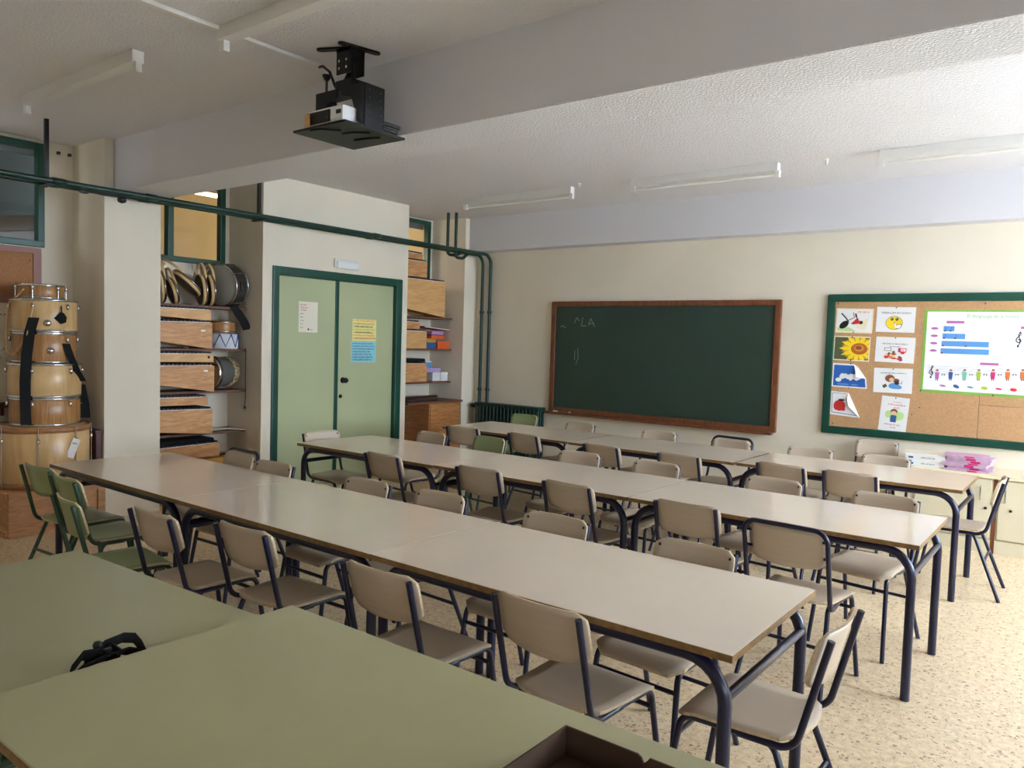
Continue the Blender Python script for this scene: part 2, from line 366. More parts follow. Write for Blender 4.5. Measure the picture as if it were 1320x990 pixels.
# ================================================================ flat print helper
def flat(name, parent, shapes, mats, plane='y', base=0.0, step=.0006, sgn=-1):
    """shapes: (material index, [(u, v)...], layer); plane 'y' faces -Y, plane 'x' faces +X (u runs along +Y)"""
    mb = MB()
    for q, (mi, poly, lay) in enumerate(shapes):
        d = base + sgn*(step*(lay+1) + q*2.5e-5)
        mb.add([(u, d, v) if plane == 'y' else (d, u, v) for u, v in poly], [tuple(range(len(poly)))], mi)
    return mb.build(name, mats, parent)
def rect(u0, u1, v0, v1): return [(u0, v0), (u1, v0), (u1, v1), (u0, v1)]
def ell(cu, cv, a, b, n=20, rot=0):
    return [(cu+a*math.cos(2*PI*k/n)*math.cos(rot)-b*math.sin(2*PI*k/n)*math.sin(rot), cv+a*math.cos(2*PI*k/n)*math.sin(rot)+b*math.sin(2*PI*k/n)*math.cos(rot)) for k in range(n)]
def stroke(pts, w):
    out = []
    for (a, b), (c, d) in zip(pts[:-1], pts[1:]):
        L = math.hypot(c-a, d-b) or 1; nx, ny = -(d-b)/L*w/2, (c-a)/L*w/2
        out.append([(a+nx, b+ny), (a-nx, b-ny), (c-nx, d-ny), (c+nx, d+ny)])
    return out
def scribble(u0, u1, v, h, mi, lay, rng, gap=.25, wd=None):
    out = []; u = u0
    while u < u1-h*.5:
        L = h*rng.uniform(.6, 3.0); e = min(u+L, u1); k = max(2, int((e-u)/(h*.45))); pts = [(u+(e-u)*i/k, v+h*.5*(1 if i % 2 else -1)*rng.uniform(.5, 1)) for i in range(k+1)]
        out += [(mi, p, lay) for p in stroke(pts, wd or h*.25)]; u = e+h*.5
    return out
def lettering(parent, body, size, mat_, loc, plane='y', fit=None):
    me = text_mesh(body, size); me.materials.append(MATS[mat_])
    o = bpy.data.objects.new('lettering', me); C.objects.link(o); o.parent = parent; o.location = loc
    o.rotation_euler = (PI/2, 0, 0) if plane == 'y' else (PI/2, 0, PI/2)
    if fit:
        wd = max(v.co.x for v in me.vertices)-min(v.co.x for v in me.vertices); o.scale = (fit/wd, 1, 1)
    return o
rng = random.Random(11)
def pin(parent, u, v, plane='y', m='black_metal', d=-.004):
    return MB().lathe([(0, -.004), (.004, -.004), (.006, 0), (.005, .004), (0, .005)], u, d, v, 8, 'y').build('push_pin', m, parent)

# door papers
def door_sheet(name, label, y0, y1, z0, z1, m, fn):
    o = thing(name, label, 'paper', (XD-.0345, (y0+y1)/2, (z0+z1)/2)); wd, ht = (y1-y0)/2, (z1-z0)/2
    MB().box(-.0002, .0012, -wd, wd, -ht, ht).build('sheet', m, o)
    fn(o, wd, ht); return o
def fn1(o, wd, ht):
    s = []
    for k in range(3): s += scribble(-wd*.85, -wd*.1, ht*(.78-.17*k), .018, 0, 0, rng)
    for k in range(5): s += scribble(-wd*.85, -wd*.5, ht*(.2-.22*k), .014, 1, 0, rng)
    s += [(2, ell(wd*.0, -ht*.8, .009, .012), 0)] + scribble(wd*.05, wd*.45, -ht*.82, .012, 2, 0, rng)
    flat('handwriting', o, s, ['ink_red', 'ink_grey', 'ink'], 'x', .0012, sgn=1)
door_sheet('paper_notice', 'white paper notice with red lines on left door leaf', 5.093, 5.338, 1.657, 1.982, 'paper_warm', fn1)
def fn2(o, wd, ht):
    s = []
    for k in range(7):
        c = (0, 1, 2, 3, 2, 0, 1)[k]; v = ht*(.86-.27*k)
        s += [(2, ell(-wd*.9, v, .005, .005, 8), 0)] + scribble(-wd*(.8 if k else .7), wd*(.7+.25*rng.random()), v, .022, c, 0, rng)
    flat('handwriting', o, s, ['ink_orange', 'ink_red', 'ink', 'p_lime'], 'x', .0012, sgn=1)
door_sheet('handwritten_sheet', 'yellow handwritten rules sheet on right door leaf', 5.826, 6.186, 1.58, 1.826, 'yellow_paper', fn2)
def fn3(o, wd, ht):
    s = []
    for k in range(7):
        c = (1, 2, 1, 1, 2, 0, 1)[k]; v = ht*(.8-.26*k)
        s += [(0, ell(-wd*.9, v, .006, .006, 8), 0)] + scribble(-wd*.8, wd*(.4+.5*rng.random()), v, .02, c, 0, rng)
    flat('handwriting', o, s, ['ink', 'ink_blue', 'p_navy'], 'x', .0012, sgn=1)
door_sheet('handwritten_sheet', 'light blue handwritten rules sheet below the yellow one on door', 5.812, 6.187, 1.335, 1.574, 'blue_paper', fn3)
em = thing('emergency_light', 'small white emergency light above the green double door', 'light', (XD, 5.675, 2.418))
MB().box(-.001, .03, -.16, .15, -.045, .055, bev=.008).build('housing', 'white_batten', em)
MB().box(.028, .055, -.145, .16, -.052, .03, bev=.012).build('diffuser', 'white_plastic', em)

# ================================================================ CHALKBOARD
bb = thing('chalkboard', 'large dark green chalkboard in brown wooden frame', 'chalkboard', (-4.054, YF, 0))
bx0, bx1, bz0, bz1 = -1.415, 1.415, .77, 2.134
MB().box(bx0+.05, bx1-.05, -.03, -.002, bz0+.05, bz1-.05).build('writing_surface', 'chalkboard', bb)
t = .06
MB().box(bx0, bx1, -.05, -.001, bz1-t, bz1, bev=.006).build('frame_rail', 'brown_frame', bb)
MB().box(bx0, bx1, -.05, -.001, bz0, bz0+t, bev=.006).build('frame_rail', 'brown_frame', bb)
for x in (bx0, bx1-t): MB().box(x, x+t, -.05, -.001, bz0+t*.9, bz1-t*.9, bev=.006).build('frame_stile', 'brown_frame', bb)
MB().box(bx0-.02, bx1-.02, -.11, -.04, bz0-.022, bz0+.006, bev=.005).build('chalk_tray', 'brown_frame', bb)
s = []
def ck(pts): s.extend([(0, p, 0) for p in stroke(pts, .006)])
ux, vz = bx0+.33, 1.87
ck([(ux, vz), (ux+.03, vz+.07), (ux+.07, vz+.03)]); ck([(ux+.12, vz+.07), (ux+.1, vz-.03), (ux+.17, vz-.03)]); ck([(ux+.2, vz-.03), (ux+.23, vz+.06), (ux+.29, vz-.04)]); ck([(ux+.2, vz), (ux+.28, vz)])
ck([(ux-.2, vz-.05), (ux-.17, vz-.03), (ux-.12, vz-.06)]); ck([(ux+.06, vz-.3), (ux+.07, vz-.42), (ux+.04, vz-.5)]); ck([(ux+.02, vz-.33), (ux+.02, vz-.45)])
flat('chalk_writing', bb, s, ['chalk'], 'y', -.03)
for k, (x, lab) in enumerate(((-5.34, 'stick of white chalk at left end of chalkboard tray'), (-5.13, 'short white chalk stub further along chalkboard tray'))):
    o = MB().tube([(-.03 if k == 0 else -.012, 0, 0), (.03 if k == 0 else .012, 0, 0)], .008, 8).build('chalk_stick', 'chalk_white'); o.location = (x, YF-.085, bz0+.014); tag(o, lab, 'chalk')

# ================================================================ RIGHT CORK BOARD with posters
cb = thing('cork_board', 'large cork notice board in green frame on front wall', 'notice board', (0, YF, 0))
cx0, cx1, cz0, cz1 = -2.19, .35, .818, 2.182; t = .075
for a, b, c, d in ((cx0+t*.8, -.86, cz0+t*.8, cz1-t*.8), (-.857, -.2, cz0+t*.8, 1.19), (-.857, -.2, 1.193, cz1-t*.8), (-.197, cx1-t*.8, cz0+t*.8, cz1-t*.8)):
    MB().box(a, b, -.022, -.002, c, d, bev=.0015).build('cork_panel', 'cork', cb)
MB().box(cx0, cx1, -.04, -.001, cz1-t, cz1, bev=.012).build('frame_rail', 'green_frame', cb); MB().box(cx0, cx1, -.04, -.001, cz0, cz0+t, bev=.012).build('frame_rail', 'green_frame', cb)
for x in (cx0, cx1-t): MB().box(x, x+t, -.04, -.001, cz0+t*.85, cz1-t*.85, bev=.012).build('frame_stile', 'green_frame', cb)
for u, v in ((-2.09, 2.09), (-.86, 2.085), (-2.085, .915), (-.93, .85), (-1.33, 1.13), (-1.39, 1.06)): MB().lathe([(0, -.004), (.005, -.004), (.006, 0), (.004, .003), (0, .004)], u, -.024, v, 8, 'y').build('push_pin', 'ink', cb)
def poster(name, label, cx, cz, wd, ht, rot=0, m='paper', corner=None):
    o = thing(name, label, 'poster', (cx, YF-.0228, cz)); o.rotation_euler = (0, math.radians(rot), 0)
    if corner: MB().prism(corner, -.0012, 0, 'y').build('sheet', m, o)
    else: MB().box(-wd/2, wd/2, -.0012, 0, -ht/2, ht/2).build('sheet', m, o)
    return o
PB = -.0012
# scooter
o = poster('scooter_poster', 'picture of an orange scooter at top left of cork board', -1.937, 1.925, .335, .236, 1, 'p_cream')
s = [(0, rect(-.155, .155, -.105, .105), 0), (6, [(-.15, -.1), (.02, -.1), (-.05, -.06), (-.15, -.07)], 1), (5, [(.02, -.02), (.13, .03), (.15, .1), (.1, -.09), (.03, -.07)], 1)]
s += [(1, ell(-.09, -.04, .05, .03, 16, .7), 2), (1, ell(.06, -.015, .02, .017), 2), (2, [(-.03, -.03), (.0, .0), (.03, .035), (.045, .0), (.06, -.005), (.05, -.025), (0, -.035)], 3)]
s += [(1, p, 3) for p in stroke([(-.12, .07), (-.08, .03), (-.05, -.01)], .012)] + [(3, p, 3) for p in stroke([(-.01, .08), (.0, .03), (-.06, .0)], .008)] + [(1, p, 3) for p in stroke([(.01, .07), (.02, .03)], .014)]
s += scribble(.03, .13, .085, .02, 4, 2, rng)
flat('picture', o, s, ['paper', 'black', 'p_red', 'ink_grey', 'p_orange', 'p_cream', 'p_pale_green'], 'y', PB); pin(o, 0, -.11)
# sunflower
o = poster('sunflower_poster', 'picture of a yellow sunflower on the cork board', -1.948, 1.657, .33, .236, 1, 'p_cream')
s = [(0, rect(-.157, .157, -.108, .108), 0)]
cl = lambda p: [(max(-.156, min(.156, a)), max(-.107, min(.107, b))) for a, b in p]
for k in range(26):
    a = 2*PI*k/26; L = .155 + .02*(k % 2); c, q = math.cos(a), math.sin(a)
    s.append((1 if k % 2 else 5, cl([(.06+c*.05-q*.016, .0+q*.045+c*.016), (.06+c*L*.7-q*.02, q*L*.62+c*.02), (.06+c*L, q*L*.8), (.06+c*L*.7+q*.02, q*L*.62-c*.02), (.06+c*.05+q*.016, q*.045-c*.016)]), 1 + (k % 2)))
s += [(2, ell(.07, .0, .075, .056), 4), (3, ell(.07, .005, .045, .032), 5), (4, ell(.065, .01, .028, .018), 6)]
flat('picture', o, s, ['p_leaf', 'p_yellow', 'p_sun', 'p_sun2', 'p_brown', 'amber'], 'y', PB, step=.0003); pin(o, 0, .112); pin(o, .0, -.112)
# blue sky with curled corner
o = poster('sky_poster', 'picture of blue sky and white clouds with curled corner', -1.95, 1.393, .325, .23, 1, 'paper', [(-.162, -.115), (.162, -.115), (.15, -.02), (.07, .09), (.03, .115), (-.162, .115)])
s = [(0, [(-.15, -.103), (.15, -.103), (.138, -.02), (.06, .085), (.03, .1), (-.15, .1)], 0)]
for k in range(16):
    a = rng.uniform(-.12, .12); s.append((1, ell(a, rng.uniform(-.05, .0) + (.02 if -.08 < a < .08 else 0), rng.uniform(.018, .03), rng.uniform(.014, .024), 14), 1))
s += [(2, ell(rng.uniform(-.11, .11), -.085, .03, .008, 12), 2) for _ in range(8)] + scribble(-.07, .12, -.045, .018, 3, 3, rng)
flat('picture', o, s, ['p_navy', 'paper', 'p_blue', 'ink_blue'], 'y', PB); pin(o, 0, .118); pin(o, 0, -.118)
MB().add([(.03, -.003, .115), (.15, -.003, -.02), (.06, -.03, -.005), (.055, -.022, .06)], [(0, 2, 3), (0, 1, 2)]).build('curled_corner', 'paper', o)
# red bell with curled corner
o = poster('red_bell_poster', 'picture of a round red object with a folded corner', -1.985, 1.118, .27, .226, 1, 'paper', [(-.13, -.113), (.15, -.125), (.03, .11), (-.13, .115)])
s = [(0, p, 1) for p in stroke([(-.115, -.09), (.115, -.105)], .006) + stroke([(-.115, -.09), (-.118, .1), (.01, .098)], .004)]
s += [(1, ell(-.045, -.02, .055, .052), 1), (1, [(-.1, -.04), (.01, -.045), (.005, -.07), (-.085, -.065)], 1), (2, ell(-.03, .035, .03, .01), 2)]
flat('picture', o, s, ['ink_blue', 'p_red', 'ink'], 'y', PB)
MB().add([(.03, -.002, .11), (.15, -.002, -.125), (.045, -.035, -.02), (.028, -.03, .05)], [(0, 2, 3), (0, 1, 2)]).build('folded_corner', 'paper', o)
# silence
o = poster('silence_poster', 'white sheet with yellow round face asking for silence', -1.573, 1.938, .333, .236, 1)
s = [(0, ell(-.01, -.03, .073, .064), 0), (1, ell(-.01, -.03, .07, .061), 1)] + [(0, ell(.03, -.062, .028, .021, 14, .5), 2), (3, ell(.03, -.062, .024, .017, 14, .5), 3), (0, ell(-.03, .005, .013, .014), 3), (0, ell(.012, .005, .013, .014), 3), (3, ell(-.032, .008, .004, .004), 4), (3, ell(.01, .008, .004, .004), 4), (0, ell(-.005, -.035, .007, .012), 3), (3, [(-.01, -.03), (0, -.03), (.02, -.075), (0, -.08)], 4)]
flat('picture', o, s, ['ink', 'p_yellow', 'ink_grey', 'paper'], 'y', PB); lettering(o, 'TREBALLEM EN SILENCI', .024, 'ink', (0, PB-.0008, .062), fit=.255); pin(o, 0, .112)
# classroom
def kids_pic(o, seed, top):
    rg = random.Random(seed); s = scribble(-.11, .11, top, .012, 0, 1, rg)
    cols = [1, 2, 3, 4, 5]
    for k in range(9):
        a, b = rg.uniform(-.08, .08), rg.uniform(-.075, .0); s += [(rg.choice(cols), ell(a, b-.018, rg.uniform(.012, .026), rg.uniform(.008, .016)), k % 3 + 1), (rg.choice((5, 6)), ell(a, b, .013, .012), k % 3 + 2)]
    return s
o = poster('classroom_poster', 'white sheet with small classroom drawing below the silence sheet', -1.565, 1.656, .335, .238, 1.2)
s = kids_pic(o, 5, .055) + scribble(-.05, .05, .03, .01, 0, 1, rng) + [(0, rect(-.09, -.03, -.012, .018), 0), (7, rect(-.086, -.034, -.008, .014), 1), (4, rect(.03, .1, -.02, .018), 0), (7, rect(.052, .094, -.014, .012), 1)]
flat('picture', o, s, ['ink', 'p_blue', 'p_sun2', 'p_red', 'p_magenta', 'p_brown', 'p_skin', 'paper'], 'y', PB); pin(o, 0, .112)
o = poster('reading_poster', 'white sheet with drawing of child in blue reading', -1.567, 1.367, .333, .232, -.5)
s = scribble(-.11, .12, .07, .011, 0, 1, rng) + [(5, ell(-.025, .02, .042, .034), 1), (6, ell(-.01, .008, .022, .02), 2), (1, ell(.015, -.05, .05, .028), 1), (8, [(-.09, -.05), (-.06, -.03), (-.045, -.055), (-.075, -.075)], 1), (5, ell(.03, .0, .028, .02), 1), (0, ell(.035, -.02, .02, .018), 2), (1, ell(.05, -.06, .03, .018), 2)] + [(0, p, 1) for p in stroke([(.05, -.02), (.075, -.03), (.08, .0)], .004)]
flat('picture', o, s, ['ink', 'p_blue', 'p_sun2', 'p_red', 'p_magenta', 'p_brown', 'p_skin', 'paper', 'p_leaf'], 'y', PB); pin(o, 0, .108)
o = poster('upright_poster', 'upright white sheet with boy on green patch at board bottom', -1.542, 1.052, .24, .328, 4)
s = scribble(-.02, .05, .115, .01, 1, 1, rng) + scribble(-.06, .09, .09, .014, 1, 1, rng) + scribble(-.01, .04, .062, .012, 1, 1, rng) + [(0, ell(-.045, -.005, .03, .035), 0), (0, ell(.05, -.01, .04, .04), 0), (0, ell(.01, -.02, .05, .045), 0), (4, ell(0, .025, .03, .026), 1), (3, ell(0, .012, .024, .018), 2), (2, rect(-.025, .025, -.075, -.015), 1), (2, ell(0, -.02, .028, .012), 1)] + scribble(-.07, .07, -.1, .014, 1, 1, rng) + scribble(-.02, .03, -.125, .012, 1, 1, rng)
flat('picture', o, s, ['p_pale_green', 'p_red', 'ink_blue', 'p_skin', 'p_brown'], 'y', PB); pin(o, 0, .152)
# music language poster
bw, bh = 1.45, .755
o = poster('music_poster', 'large music notation poster with green border on cork board', -1.335+bw/2, 1.65, bw, bh, .4, 'p_green')
L0, T0 = -bw/2, bh/2
s = [(0, rect(L0+.025, -L0-.025, -T0+.025, T0-.018), 0)]
for k, wdt in enumerate((.087, .175, .36, .365)):
    v = .205 - .067*k; s += [(2, ell(L0+0.091, v+.002, .03, .011, 16), 1), (1, rect(L0+0.161-.004*k, L0+0.161+wdt, v-.022, v+.025), 1)]
    nn = (2, 2, 2, 1)[k]
    for j in range(nn):
        uu = L0+0.174-.004*k+j*wdt/2; s += [(3, ell(uu, v-.018, .009, .006), 2)] + [(3 if k < 2 else 2, p, 2) for p in stroke([(uu+.008, v-.018), (uu+.008, v+.018)], .0025)]
s += [(2, rect(L0+0.183, L0+0.322, .255, .277), 1), (2, rect(L0+0.465, L0+0.605, -.108, -.086), 1), (2, rect(L0+0.748, L0+0.861, .215, .237), 1)]
for k in range(5): s.append((4, rect(L0+0.052, -L0-.06, -.135-.016*k-.001, -.135-.016*k+.001), 1))
for k in range(5): s.append((4, rect(L0+0.696, L0+0.827, .16-.016*k-.001, .16-.016*k+.001), 1))
def clef(cu, cv, h):
    pts = [(0, -.5), (-.06, -.42), (.02, -.36), (.08, -.2), (-.02, .25), (.06, .45), (.1, .3), (-.12, .02), (-.14, -.14), (0, -.24), (.13, -.14), (.06, 0), (-.04, -.06)]
    return [(3, p, 2) for p in stroke([(cu+a*h, cv+b*h) for a, b in pts], h*.055)] + [(3, ell(cu-.02*h, cv-.46*h, h*.06, h*.06), 2)]
s += clef(L0+0.087, -.185, .12) + clef(L0+0.739, .13, .14)
cols = [9, 10, 5, 6, 7, 8, 8, 7, 5]
for k in range(8):
    u = L0+0.135+k*.1085; v = -.21+.006*k
    s += [(cols[k], [(u-.014, v-.04), (u+.014, v-.04), (u+.017, v+.02), (u-.017, v+.02)], 2), (11, ell(u, v+.032, .012, .012, 12), 2), (12, ell(u, v+.039, .012, .007, 12), 3), (3, rect(u-.01, u-.003, v-.055, v-.04), 2), (3, rect(u+.003, u+.01, v-.055, v-.04), 2)]
    s += [(3, ell(u+.05, v+.0, .016, .008, 14), 2), (0, ell(u+.05, v, .007, .006, 10), 3)]
    s += [((2, 13, 1, 6, 7, 14, 14, 7)[k], ell(u+.05, -.31, .026, .009 + .006*(k % 2), 14, -.4 if k == 1 else -.1), 2)]
flat('print', o, s, ['paper_white', 'p_blue', 'p_purple', 'ink', 'ink_grey', 'p_teal', 'p_lime', 'p_magenta', 'p_orange', 'p_purple', 'ink_blue', 'p_skin', 'p_brown', 'ink_blue', 'p_red'], 'y', PB, step=.0004)
lettering(o, 'El llenguatge de la música', .045, 'p_green', (L0+0.535, PB-.001, .322), fit=.385)
pin(o, L0+.01, -T0+.012); pin(o, L0+.58, -T0+.008)
# (board continues out of frame)

# ================================================================ PIPES, RADIATOR
for x, r, zz, lab in ((-6.595, .022, 2.745, 'green heating pipe nearer the wall running under the ceiling and down'), (-6.463, .022, 2.748, 'green heating pipe farther from wall running under ceiling and down')):
    o = MB().tube([(x, Y0+.01, zz), (x, 7.90, zz), (x, 7.90, .80)], r, 12, fil=.13).build('heating_pipe', 'green_pipe'); tag(o, lab, 'pipe', 'green heating pipes')
    for z in (2.0, .98): MB().lathe([(.022, -.02), (.03, -.018), (.03, .018), (.022, .02)], x, 7.90, z, 12).build('pipe_joint', 'green_pipe', o)
    for y in (2.62, 3.35, 5.9): MB().lathe([(.022, -.05), (.027, -.048), (.027, .048), (.022, .05)], x, y, zz, 12, 'y').build('pipe_sleeve', 'green_pipe', o)
for y, lab in ((2.56, 'dark hanger rod holding pipes beside the old cork board window'), (4.44, 'dark hanger rod holding pipes before the double door block')):
    o = thing('pipe_hanger', lab, 'pipe hanger', (-6.53, y, 2.72), group='hangers of the heating pipes')
    MB().box(-.014, .014, -.014, .014, .02, H-2.72).build('rod', 'black_metal', o); MB().box(-.1, .1, -.02, .02, -.012, .003, bev=.003).build('cradle', 'black_metal', o)
for x, y, lab in ((-6.56, 7.31, 'green riser pipe dropping from ceiling nearer the room'), (-6.66, 7.27, 'green riser pipe dropping from ceiling against the pilaster')):
    o = MB().tube([(x, y, H-.001), (x, y, 2.66 if x > -6.6 else 2.70), (x+.02, y+.12, 2.66 if x > -6.6 else 2.70), (x+.04, y+.2, 2.735)], .02, 10, fil=.05).build('riser_pipe', 'green_pipe'); tag(o, lab, 'pipe', 'green riser pipes')
ra = thing('radiator', 'dark green column radiator under the pipes by front wall', 'radiator', (-6.05, 7.85, 0))
sec = MB()
for dy in (-.055, 0, .055): sec.tube([(0, dy, .12), (0, dy, .79)], .016, 8)
sec.box(-.027, .027, -.075, .075, .76, .812, bev=.012); sec.box(-.027, .027, -.075, .075, .1, .15, bev=.012)
sm = sec.mesh('section', 'green_pipe')
for k in range(18):
    so = bpy.data.objects.new('section', sm); C.objects.link(so); so.parent = ra; so.location = (-.5+k*.0585, 0, 0)
MB().tube([(-.6, 0, .76), (-.5, 0, .76)], .018, 8).lathe([(0, -.03), (.028, -.03), (.03, .03), (0, .03)], -.61, 0, .76, 10, 'x').build('valve', 'black_metal', ra)
for x in (-.45, .42): MB().box(x-.015, x+.015, -.05, .05, 0, .12).build('foot', 'green_frame', ra)

# ================================================================ CEILING FITTINGS
def batten(label, x0, x1, y, drop=.0):
    o = thing('fluorescent_batten', label, 'ceiling light', ((x0+x1)/2, y, H), group='fluorescent battens'); h = (x1-x0)/2
    MB().box(-h, h, -.035, .035, -.07, -.0005, bev=.004).build('body', 'white_batten', o)
    for sx in (-1, 1):
        MB().box(sx*h-.012 - (.02 if sx > 0 else 0), sx*h+.012 + (0 if sx > 0 else .02), -.018, .018, -.125, -.065, bev=.004).build('lamp_holder', 'white_batten', o)
    return o
def add_tube(o, h): MB().tube([(-h+.02, 0, -.105), (h-.02, 0, -.105)], .013, 10).build('tube', 'tube_glass', o)
batten('empty fluorescent batten on ceiling above the drum stack', -6.02, -4.47, 2.235)
batten('empty fluorescent batten crossing the white cable trunking', -3.76, -2.2, 2.33)
for x0, x1, lab in ((-5.84, -4.40, 'fluorescent batten on front ceiling nearest the shelves'), (-3.71, -2.30, 'middle fluorescent batten on front ceiling above the chalkboard'), (-1.50, -.05, 'fluorescent batten on front ceiling above the cork board')):
    o = batten(lab, x0, x1, 6.66); add_tube(o, (x1-x0)/2)
for x, y, lab in ((-4.25, 6.55, 'small white ceiling hook beside the leftmost front batten'), (-1.93, 6.73, 'small white ceiling hook between the two rightmost front battens')):
    o = MB().lathe([(0, 0), (.018, 0), (.014, -.02), (.008, -.045), (0, -.05)], x, y, H-.0005, 10).build('ceiling_hook', 'white_batten'); tag(o, lab, 'hook')
o = MB().box(-3.785, -3.745, Y0, 2.96, H-.022, H-.0005, bev=.003).build('cable_trunking', 'white_batten'); tag(o, 'white cable trunking running along ceiling to the projector', 'trunking')
# projector mount
pm = thing('projector_mount', 'black ceiling projector mount with perforated yoke and tray', 'projector mount', (-3.41, 2.89, 0))
for pts in ([(-.15, -.09), (-.02, -.03)], [(.03, -.09), (.08, .12)]):
    (a, b), (c, d) = pts
    dv = Vector((c-a, d-b, 0)); n_ = Vector((-dv.y, dv.x, 0)).normalized()*.02
    q = [(a+n_.x, b+n_.y), (a-n_.x, b-n_.y), (c-n_.x, d-n_.y), (c+n_.x, d+n_.y)]
    MB().prism(q, H-.012, H-.001, 'z').lathe([(0, 0), (.02, 0), (.02, .01), (0, .01)], a, b, H-.0115, 12).lathe([(0, 0), (.02, 0), (.02, .01), (0, .01)], c, d, H-.0115, 12).build('ceiling_arm', 'black_metal', pm)
MB().box(-.06, .06, -.05, -.04, 3.07, H-.008, bev=.003).box(-.06, .06, .04, .05, 3.07, H-.008, bev=.003).box(-.06, .06, -.05, .05, H-.03, H-.008).build('bracket', 'black_metal', pm)
for sx in (-.03, .03):
    for z in (3.10, 3.14): MB().tube([(sx, -.056, z), (sx, -.049, z)], .008, 8).build('bolt', 'chrome', pm)
MB().lathe([(0, 3.0), (.03, 3.0), (.045, 3.03), (.03, 3.06), (.022, 3.08), (.022, 3.12), (0, 3.12)], 0, 0, 0, 16).box(-.07, .07, -.05, .05, 2.985, 3.04, bev=.01).build('ball_joint', 'black_metal', pm)
MB().box(-.20, .20, -.07, .07, 2.972, 2.985, bev=.003).build('yoke_top', 'black_metal', pm)
for sx in (-1, 1):
    sd = MB().box(sx*.20-.006, sx*.20+.006, -.07, .07, 2.755, 2.982, bev=.003).build('yoke_side', 'black_metal', pm)
    for yy in (-.04, .04):
        for k in range(5): MB().tube([(sx*.20-.009, yy, 2.79+k*.04), (sx*.20+.009, yy, 2.79+k*.04)], .006, 8).build('slot', 'steel_dark', sd)
    fl = [(sx*.20, 2.983), (sx*.02, 2.983), (sx*.02, 2.94), (sx*.10, 2.92), (sx*.125, 2.86), (sx*.125, 2.80), (sx*.20, 2.76)]
    MB().prism(fl, -.076, -.068, 'y').build('gusset', 'black_metal', pm)
ty = MB().prism([(-.235, -.20), (.20, -.20), (.20, .235), (-.235, .235)], 2.745, 2.757, 'z').build('tray', 'black_metal', pm)
for a in ((-.1, -.19, .05, -.1), (.0, -.05, .15, .02), (-.05, .08, .12, .12)): MB().tube([(a[0], a[1], 2.741), ((a[0]+a[2])/2, a[1]+.01, 2.741), (a[2], a[3], 2.741)], .004, 6).build('cable', 'black', ty)
MB().tube([(.2, .06, 2.80), (.2, .19, 2.80)], .012, 8).build('side_pin', 'black_metal', pm); MB().tube([(.2, .06, 2.77), (.2, .17, 2.77)], .012, 8).build('side_pin', 'black_metal', pm)
MB().tube([(-.14, -.05, 2.985), (-.14, -.05, 3.06)], .007, 8).lathe([(0, 0), (.012, 0), (.026, .025), (.026, .03), (0, .03)], -.14, -.05, 3.055, 12).build('wing_bolt', 'black_metal', pm)
pj = thing('projector', 'white video projector sitting on the black ceiling tray', 'projector', (-3.415, 2.85, 2.758))
MB().box(-.15, .15, -.13, .14, .012, .098, bev=.018).build('body', 'white_plastic', pj)
MB().box(-.153, .05, -.136, -.1, .02, .085, bev=.008).build('front_panel', 'black', pj)
for xx in (-.12, .12):
    for yy in (-.09, .1): MB().lathe([(0, 0), (.014, 0), (.014, .013), (0, .013)], xx, yy, 0, 10).build('foot', 'black', pj)
for k in range(6): MB().box(.148, .153, -.04+k*.02, -.03+k*.02, .035, .08).build('vent_slat', 'ink_grey', pj)
MB().box(.10, .135, -.134, -.129, .05, .07).build('badge', 'ink', pj)
o = MB().box(-.02, .02, -.004, .004, 0, .075, bev=.002).build('wood_block', 'pale_wood'); o.location = (-3.54, 2.705, 2.758); tag(o, 'small upright wood block at the front of projector tray', 'block')
o = MB().tube([(-3.76, 2.95, H-.018), (-3.70, 2.93, H-.03), (-3.60, 2.90, 3.13), (-3.54, 2.89, 3.04), (-3.5, 2.89, 2.99)], .008, 8, fil=.05).build('projector_cable', 'black'); tag(o, 'black cable from trunking down to projector mount', 'cable')
o = thing('wall_sockets', 'two small dark anchors high on wall by hanger rod', 'wall anchor', (XB, 2.98, 3.14))
for y in (-.02, .07): MB().box(0, .03, y-.012, y+.012, -.012, .012, bev=.003).build('anchor', 'black', o)
# camera-like device on the pipes
dv = thing('pipe_clamp', 'dark clamp with crumpled foil tied beneath the green pipes', 'clamp', (-6.5, 3.02, 2.70))
MB().tube([(0, -.16, .02), (0, -.06, .012), (0, .08, .015)], .008, 8).build('wire', 'black', dv)
MB().lathe([(0, -.03), (.03, -.02), (.036, 0), (.03, .02), (0, .03)], 0, .1, -.005, 12).build('knob', 'black', dv)
bm_ = MB().lathe([(0, -.05), (.015, -.03), (.02, 0), (.014, .03), (0, .05)], 0, -.2, .012, 8, 'y', smooth=False).build('foil', 'steel_dark', dv)

# ================================================================ TABLES
TZ = .75; TW = .80; TL = 1.515
def table_proto():
    t = thing('school_table', 'x', 'table', group='cream school tables')
    h, wd = TL/2, TW/2
    mb = MB(); mb.box(-h, h, -wd, wd, TZ-.024, TZ-.0012, 0, bev=.002); mb.build('tabletop_core', 'edge_wood', t)
    MB().box(-h+.0015, h-.0015, -wd+.0015, wd-.0015, TZ-.002, TZ).build('laminate', 'cream_top', t)
    xi, yi = h-.033, wd-.043; r = .021; zr = TZ-.024-r
    for sy in (-1, 1):
        MB().tube([(-xi+.16, sy*yi, zr), (xi-.16, sy*yi, zr)], r, 12, caps=False).build('side_rail', 'navy', t)
        for sx in (-1, 1):
            MB().tube([(sx*(xi-.16), sy*yi, zr), (sx*xi, sy*yi, zr), (sx*xi, sy*yi, 0)], r, 12, fil=.13).build('leg', 'navy', t)
    for sx in (-1, 1): MB().tube([(sx*xi, -yi, .60), (sx*xi, yi, .60)], .016, 10).build('end_rail', 'navy', t)
    return t
tp = table_proto()
